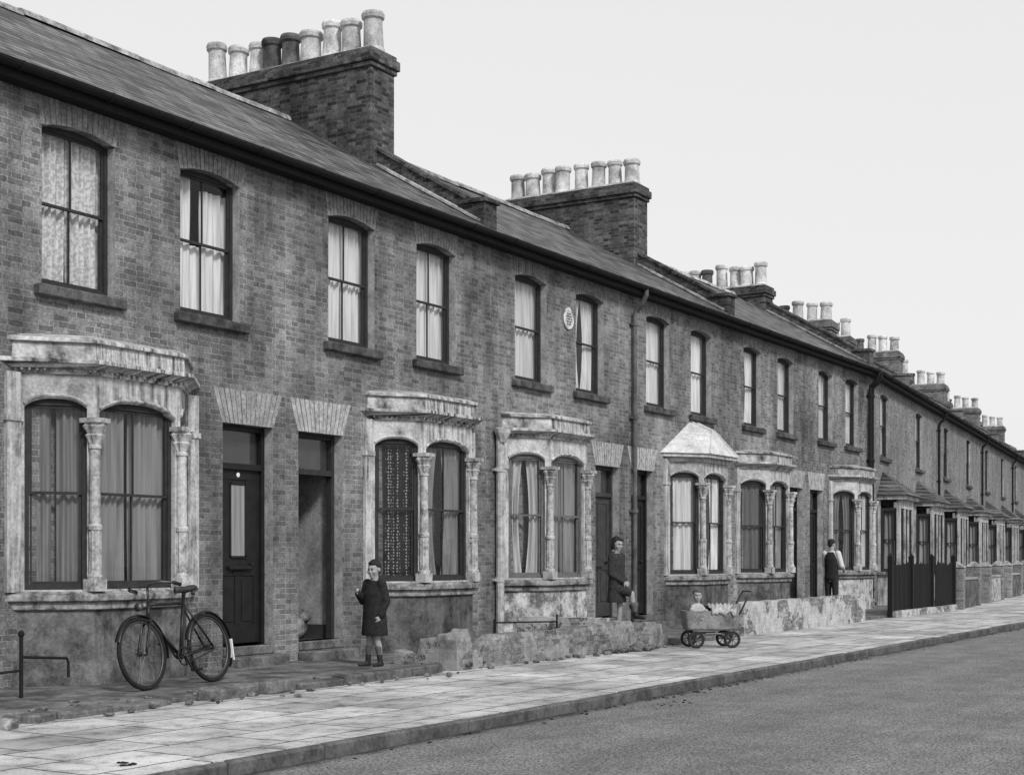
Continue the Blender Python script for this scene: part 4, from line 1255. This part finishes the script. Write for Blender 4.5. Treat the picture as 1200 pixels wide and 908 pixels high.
# ------------------------------------------------------------------ pram with child
PR = rad(130); PS = 1.08
root = empty('pram', (19.9, -2.98, 0.0), PR); root.scale = (PS, PS, PS)
thing(root, 'old low boxy pram with light blanket parked on the pavement', 'pram')
pm = mat_patch('faded_pram_panel', 0.30, 0.12, 5.0, 0.36, 0.6, 0.2); pl = mat_plain('pale_blanket', 0.36, 0.95, 0.1, 0.4, 9, 0.012); stl = mat_plain('pram_steel', 0.08, 0.4, 0.5, 0.2, 10, 0, 0.7)
rubp = mat_plain('pram_tyre', 0.025, 0.8, 0.15)
mb = MB()
prof = [(0.34,0,0.165,0.24),(0.36,0,0.18,0.26),(0.38,0,0.19,0.38),(0.395,0,0.195,0.50)]
vs = []; fs = []; n = 36
for (L_, b_, w_, z) in prof + [(0.375,0,0.175,0.495),(0.34,0,0.16,0.34)]:
    for i in range(n):
        a = 2*math.pi*i/n; ca, sa = math.cos(a), math.sin(a)
        x = L_*math.copysign(abs(ca)**0.32, ca); y = w_*math.copysign(abs(sa)**0.32, sa)
        vs.append((x, y, z+(0.09 if (z > 0.45 and x < -0.25) else 0)))
for k in range(5):
    for i in range(n): fs.append((k*n+i, k*n+(i+1)%n, (k+1)*n+(i+1)%n, (k+1)*n+i))
fs += [tuple(range(n-1,-1,-1)), tuple(range(5*n, 6*n))]
mb.add(vs, fs); obj(mb, 'pram_body', pm, root)
WH = ((-0.25, 0.115), (0.25, 0.115))
for (x, r_) in WH:
    for y in (-0.19, 0.19):
        w = empty('wheel', (x, y, r_)); w.parent = root
        mb = MB(); mb.tube([((r_-0.015)*math.cos(2*math.pi*i/32), 0, (r_-0.015)*math.sin(2*math.pi*i/32)) for i in range(32)], 0.016, 7, closed=True); obj(mb, 'tyre', rubp, w, smooth=True)
        mb = MB(); mb.tube([((r_-0.032)*math.cos(2*math.pi*i/32), 0, (r_-0.032)*math.sin(2*math.pi*i/32)) for i in range(32)], 0.008, 6, closed=True)
        for i in range(8):
            a = 2*math.pi*i/8; mb.tube([(0,0,0),((r_-0.03)*math.cos(a),0,(r_-0.03)*math.sin(a))], 0.005, 4)
        mb.tube([(0,-0.02,0),(0,0.02,0)], 0.022, 8); obj(mb, 'rim', stl, w)
mb = MB()
for (x, r_) in WH: mb.tube([(x,-0.19,r_),(x,0.19,r_)], 0.011, 8)
for s in (-1, 1):
    mb.tube([(-0.25,s*0.15,0.115),(-0.1,s*0.15,0.19),(0.1,s*0.15,0.19),(0.25,s*0.15,0.115)], 0.014, 6)
    mb.tube([(-0.29,s*0.15,0.26),(-0.25,s*0.15,0.115)], 0.012, 6); mb.tube([(0.29,s*0.15,0.26),(0.25,s*0.15,0.115)], 0.012, 6)
obj(mb, 'chassis', stl, root)
mb = MB()
mb.tube([(-0.36,-0.18,0.46),(-0.48,-0.18,0.70),(-0.52,-0.17,0.76),(-0.52,0.17,0.76),(-0.48,0.18,0.70),(-0.36,0.18,0.46)], 0.013, 8)
obj(mb, 'handle', stl, root, smooth=True)
mb = MB(); nx, ny = 22, 14; vs = []; fs = []
for i in range(nx+1):
    for j in range(ny+1):
        x = -0.30+0.34*i/nx; t = -1+2*j/ny
        y = 0.212*max(-1, min(1, t*1.15)); drop = max(0, abs(t)-0.87)/0.13
        z = 0.53+0.05*math.cos(t*2.0)-0.05*drop*(1+0.35*math.sin(i*0.6+(1 if t > 0 else 0)))+0.016*math.sin(i*0.8+j*0.7)+0.012*math.sin(i*1.7-j*1.3)
        vs.append((x*PS, y*PS, z*PS))
for i in range(nx):
    for j in range(ny): a = i*(ny+1)+j; fs.append((a, a+1, a+ny+2, a+ny+1))
mb.add(vs, fs); bl = obj(mb, 'blanket', pl, None, (19.9,-2.98,0.0), (0,0,PR), smooth=True)
sl = bl.modifiers.new('s', 'SOLIDIFY'); sl.thickness = 0.012
thing(bl, 'pale crumpled blanket lying over the pram', 'blanket')
mb = MB()
Tb = head(mb, (0, -0.01, 0.36), 0.80, rad(-25), rad(4))
mb.loft([(0,0,0.0,0.07,0.06),(0,0,0.1,0.085,0.07),(0,0,0.2,0.08,0.06),(0,0,0.25,0.04,0.04)])
mb.cap((0,0,0.22),(0,0,0.32),0.04,0.035)
for s in (-1, 1):
    e = (s*0.115,-0.03,0.14); w = (s*0.10,-0.12,0.13)
    mb.cap((s*0.07,0,0.21), e, 0.028, 0.024); mb.cap(e, w, 0.024, 0.018); hand(mb, w, Vector(w)-Vector(e), (0,0,-1), 0.55, 35)
    mb.cap((s*0.04,0,0.02), (s*0.05,-0.12,0.03), 0.04, 0.03); mb.cap((s*0.05,-0.12,0.03), (s*0.05,-0.20,0.02), 0.03, 0.02)
bx_, by_ = 19.9+0.20*math.cos(PR), -2.98+0.20*math.sin(PR)
baby = fuse(mb, 'person', SKIN, 0.0055, 2, None, (bx_, by_, 0.40), (0,0,rad(-30)))
thing(baby, 'small child in knitted jacket sitting up in pram', 'person')
face_bits(Tb, baby, EYE)
mb = MB(); mb.loft([(0,0,0.02,0.085,0.075),(0,0,0.12,0.095,0.08),(0,0,0.20,0.09,0.07),(0,0,0.25,0.045,0.045)])
for s in (-1, 1):
    e = (s*0.115,-0.03,0.14); w = (s*0.102,-0.11,0.131); mb.cap((s*0.07,0,0.20), e, 0.036, 0.032); mb.cap(e, w, 0.032, 0.026)
fuse(mb, 'knitted_jacket', mat_plain('pale_knitted_wool', 0.38, 0.95, 0.1, 0.2, 40), 0.008, 2, baby)
hair(Tb, baby, mat_plain('soft_hair', 0.08, 0.7, 0.2, 0.3, 40))

# ------------------------------------------------------------------ world, sun, camera
w = bpy.data.worlds.new('World'); scene.world = w; w.use_nodes = True
nt = w.node_tree; bg = nt.nodes['Background']
sky = nd(nt, 'ShaderNodeTexSky', sky_type='NISHITA'); sky.sun_disc = False
EL = rad(40)
sky.sun_elevation = EL; sky.air_density = 1.0; sky.dust_density = 3.0
bw = nd(nt, 'ShaderNodeRGBToBW'); nt.links.new(sky.outputs[0], bw.inputs[0])
v = ma(nt, 'MULTIPLY', ma(nt, 'POWER', bw.outputs[0], 0.10), 7.6)
nt.links.new(v, bg.inputs['Color']); bg.inputs['Strength'].default_value = 0.1
sd = bpy.data.lights.new('sun', 'SUN'); sd.energy = 2.7; sd.angle = rad(10); sd.color = (1, 1, 1)
so = bpy.data.objects.new('sun', sd); COL.objects.link(so)
S = Vector((-0.45, -0.75, 0)).normalized()*math.cos(EL) + Vector((0,0,math.sin(EL)))
so.rotation_euler = S.to_track_quat('Z', 'Y').to_euler()
sky.sun_rotation = math.atan2(S.x, S.y)

cd = bpy.data.cameras.new('camera'); co = bpy.data.objects.new('camera', cd); COL.objects.link(co)
co.location = (0, -11.63, 1.33); co.rotation_euler = (rad(90), 0, rad(31.2-90))
cd.sensor_width = 36; cd.lens = 51.5; cd.shift_y = 198/1200; cd.clip_end = 2000
scene.camera = co
scene.view_settings.view_transform = 'Standard'; scene.view_settings.look = 'None'; scene.view_settings.exposure = 0
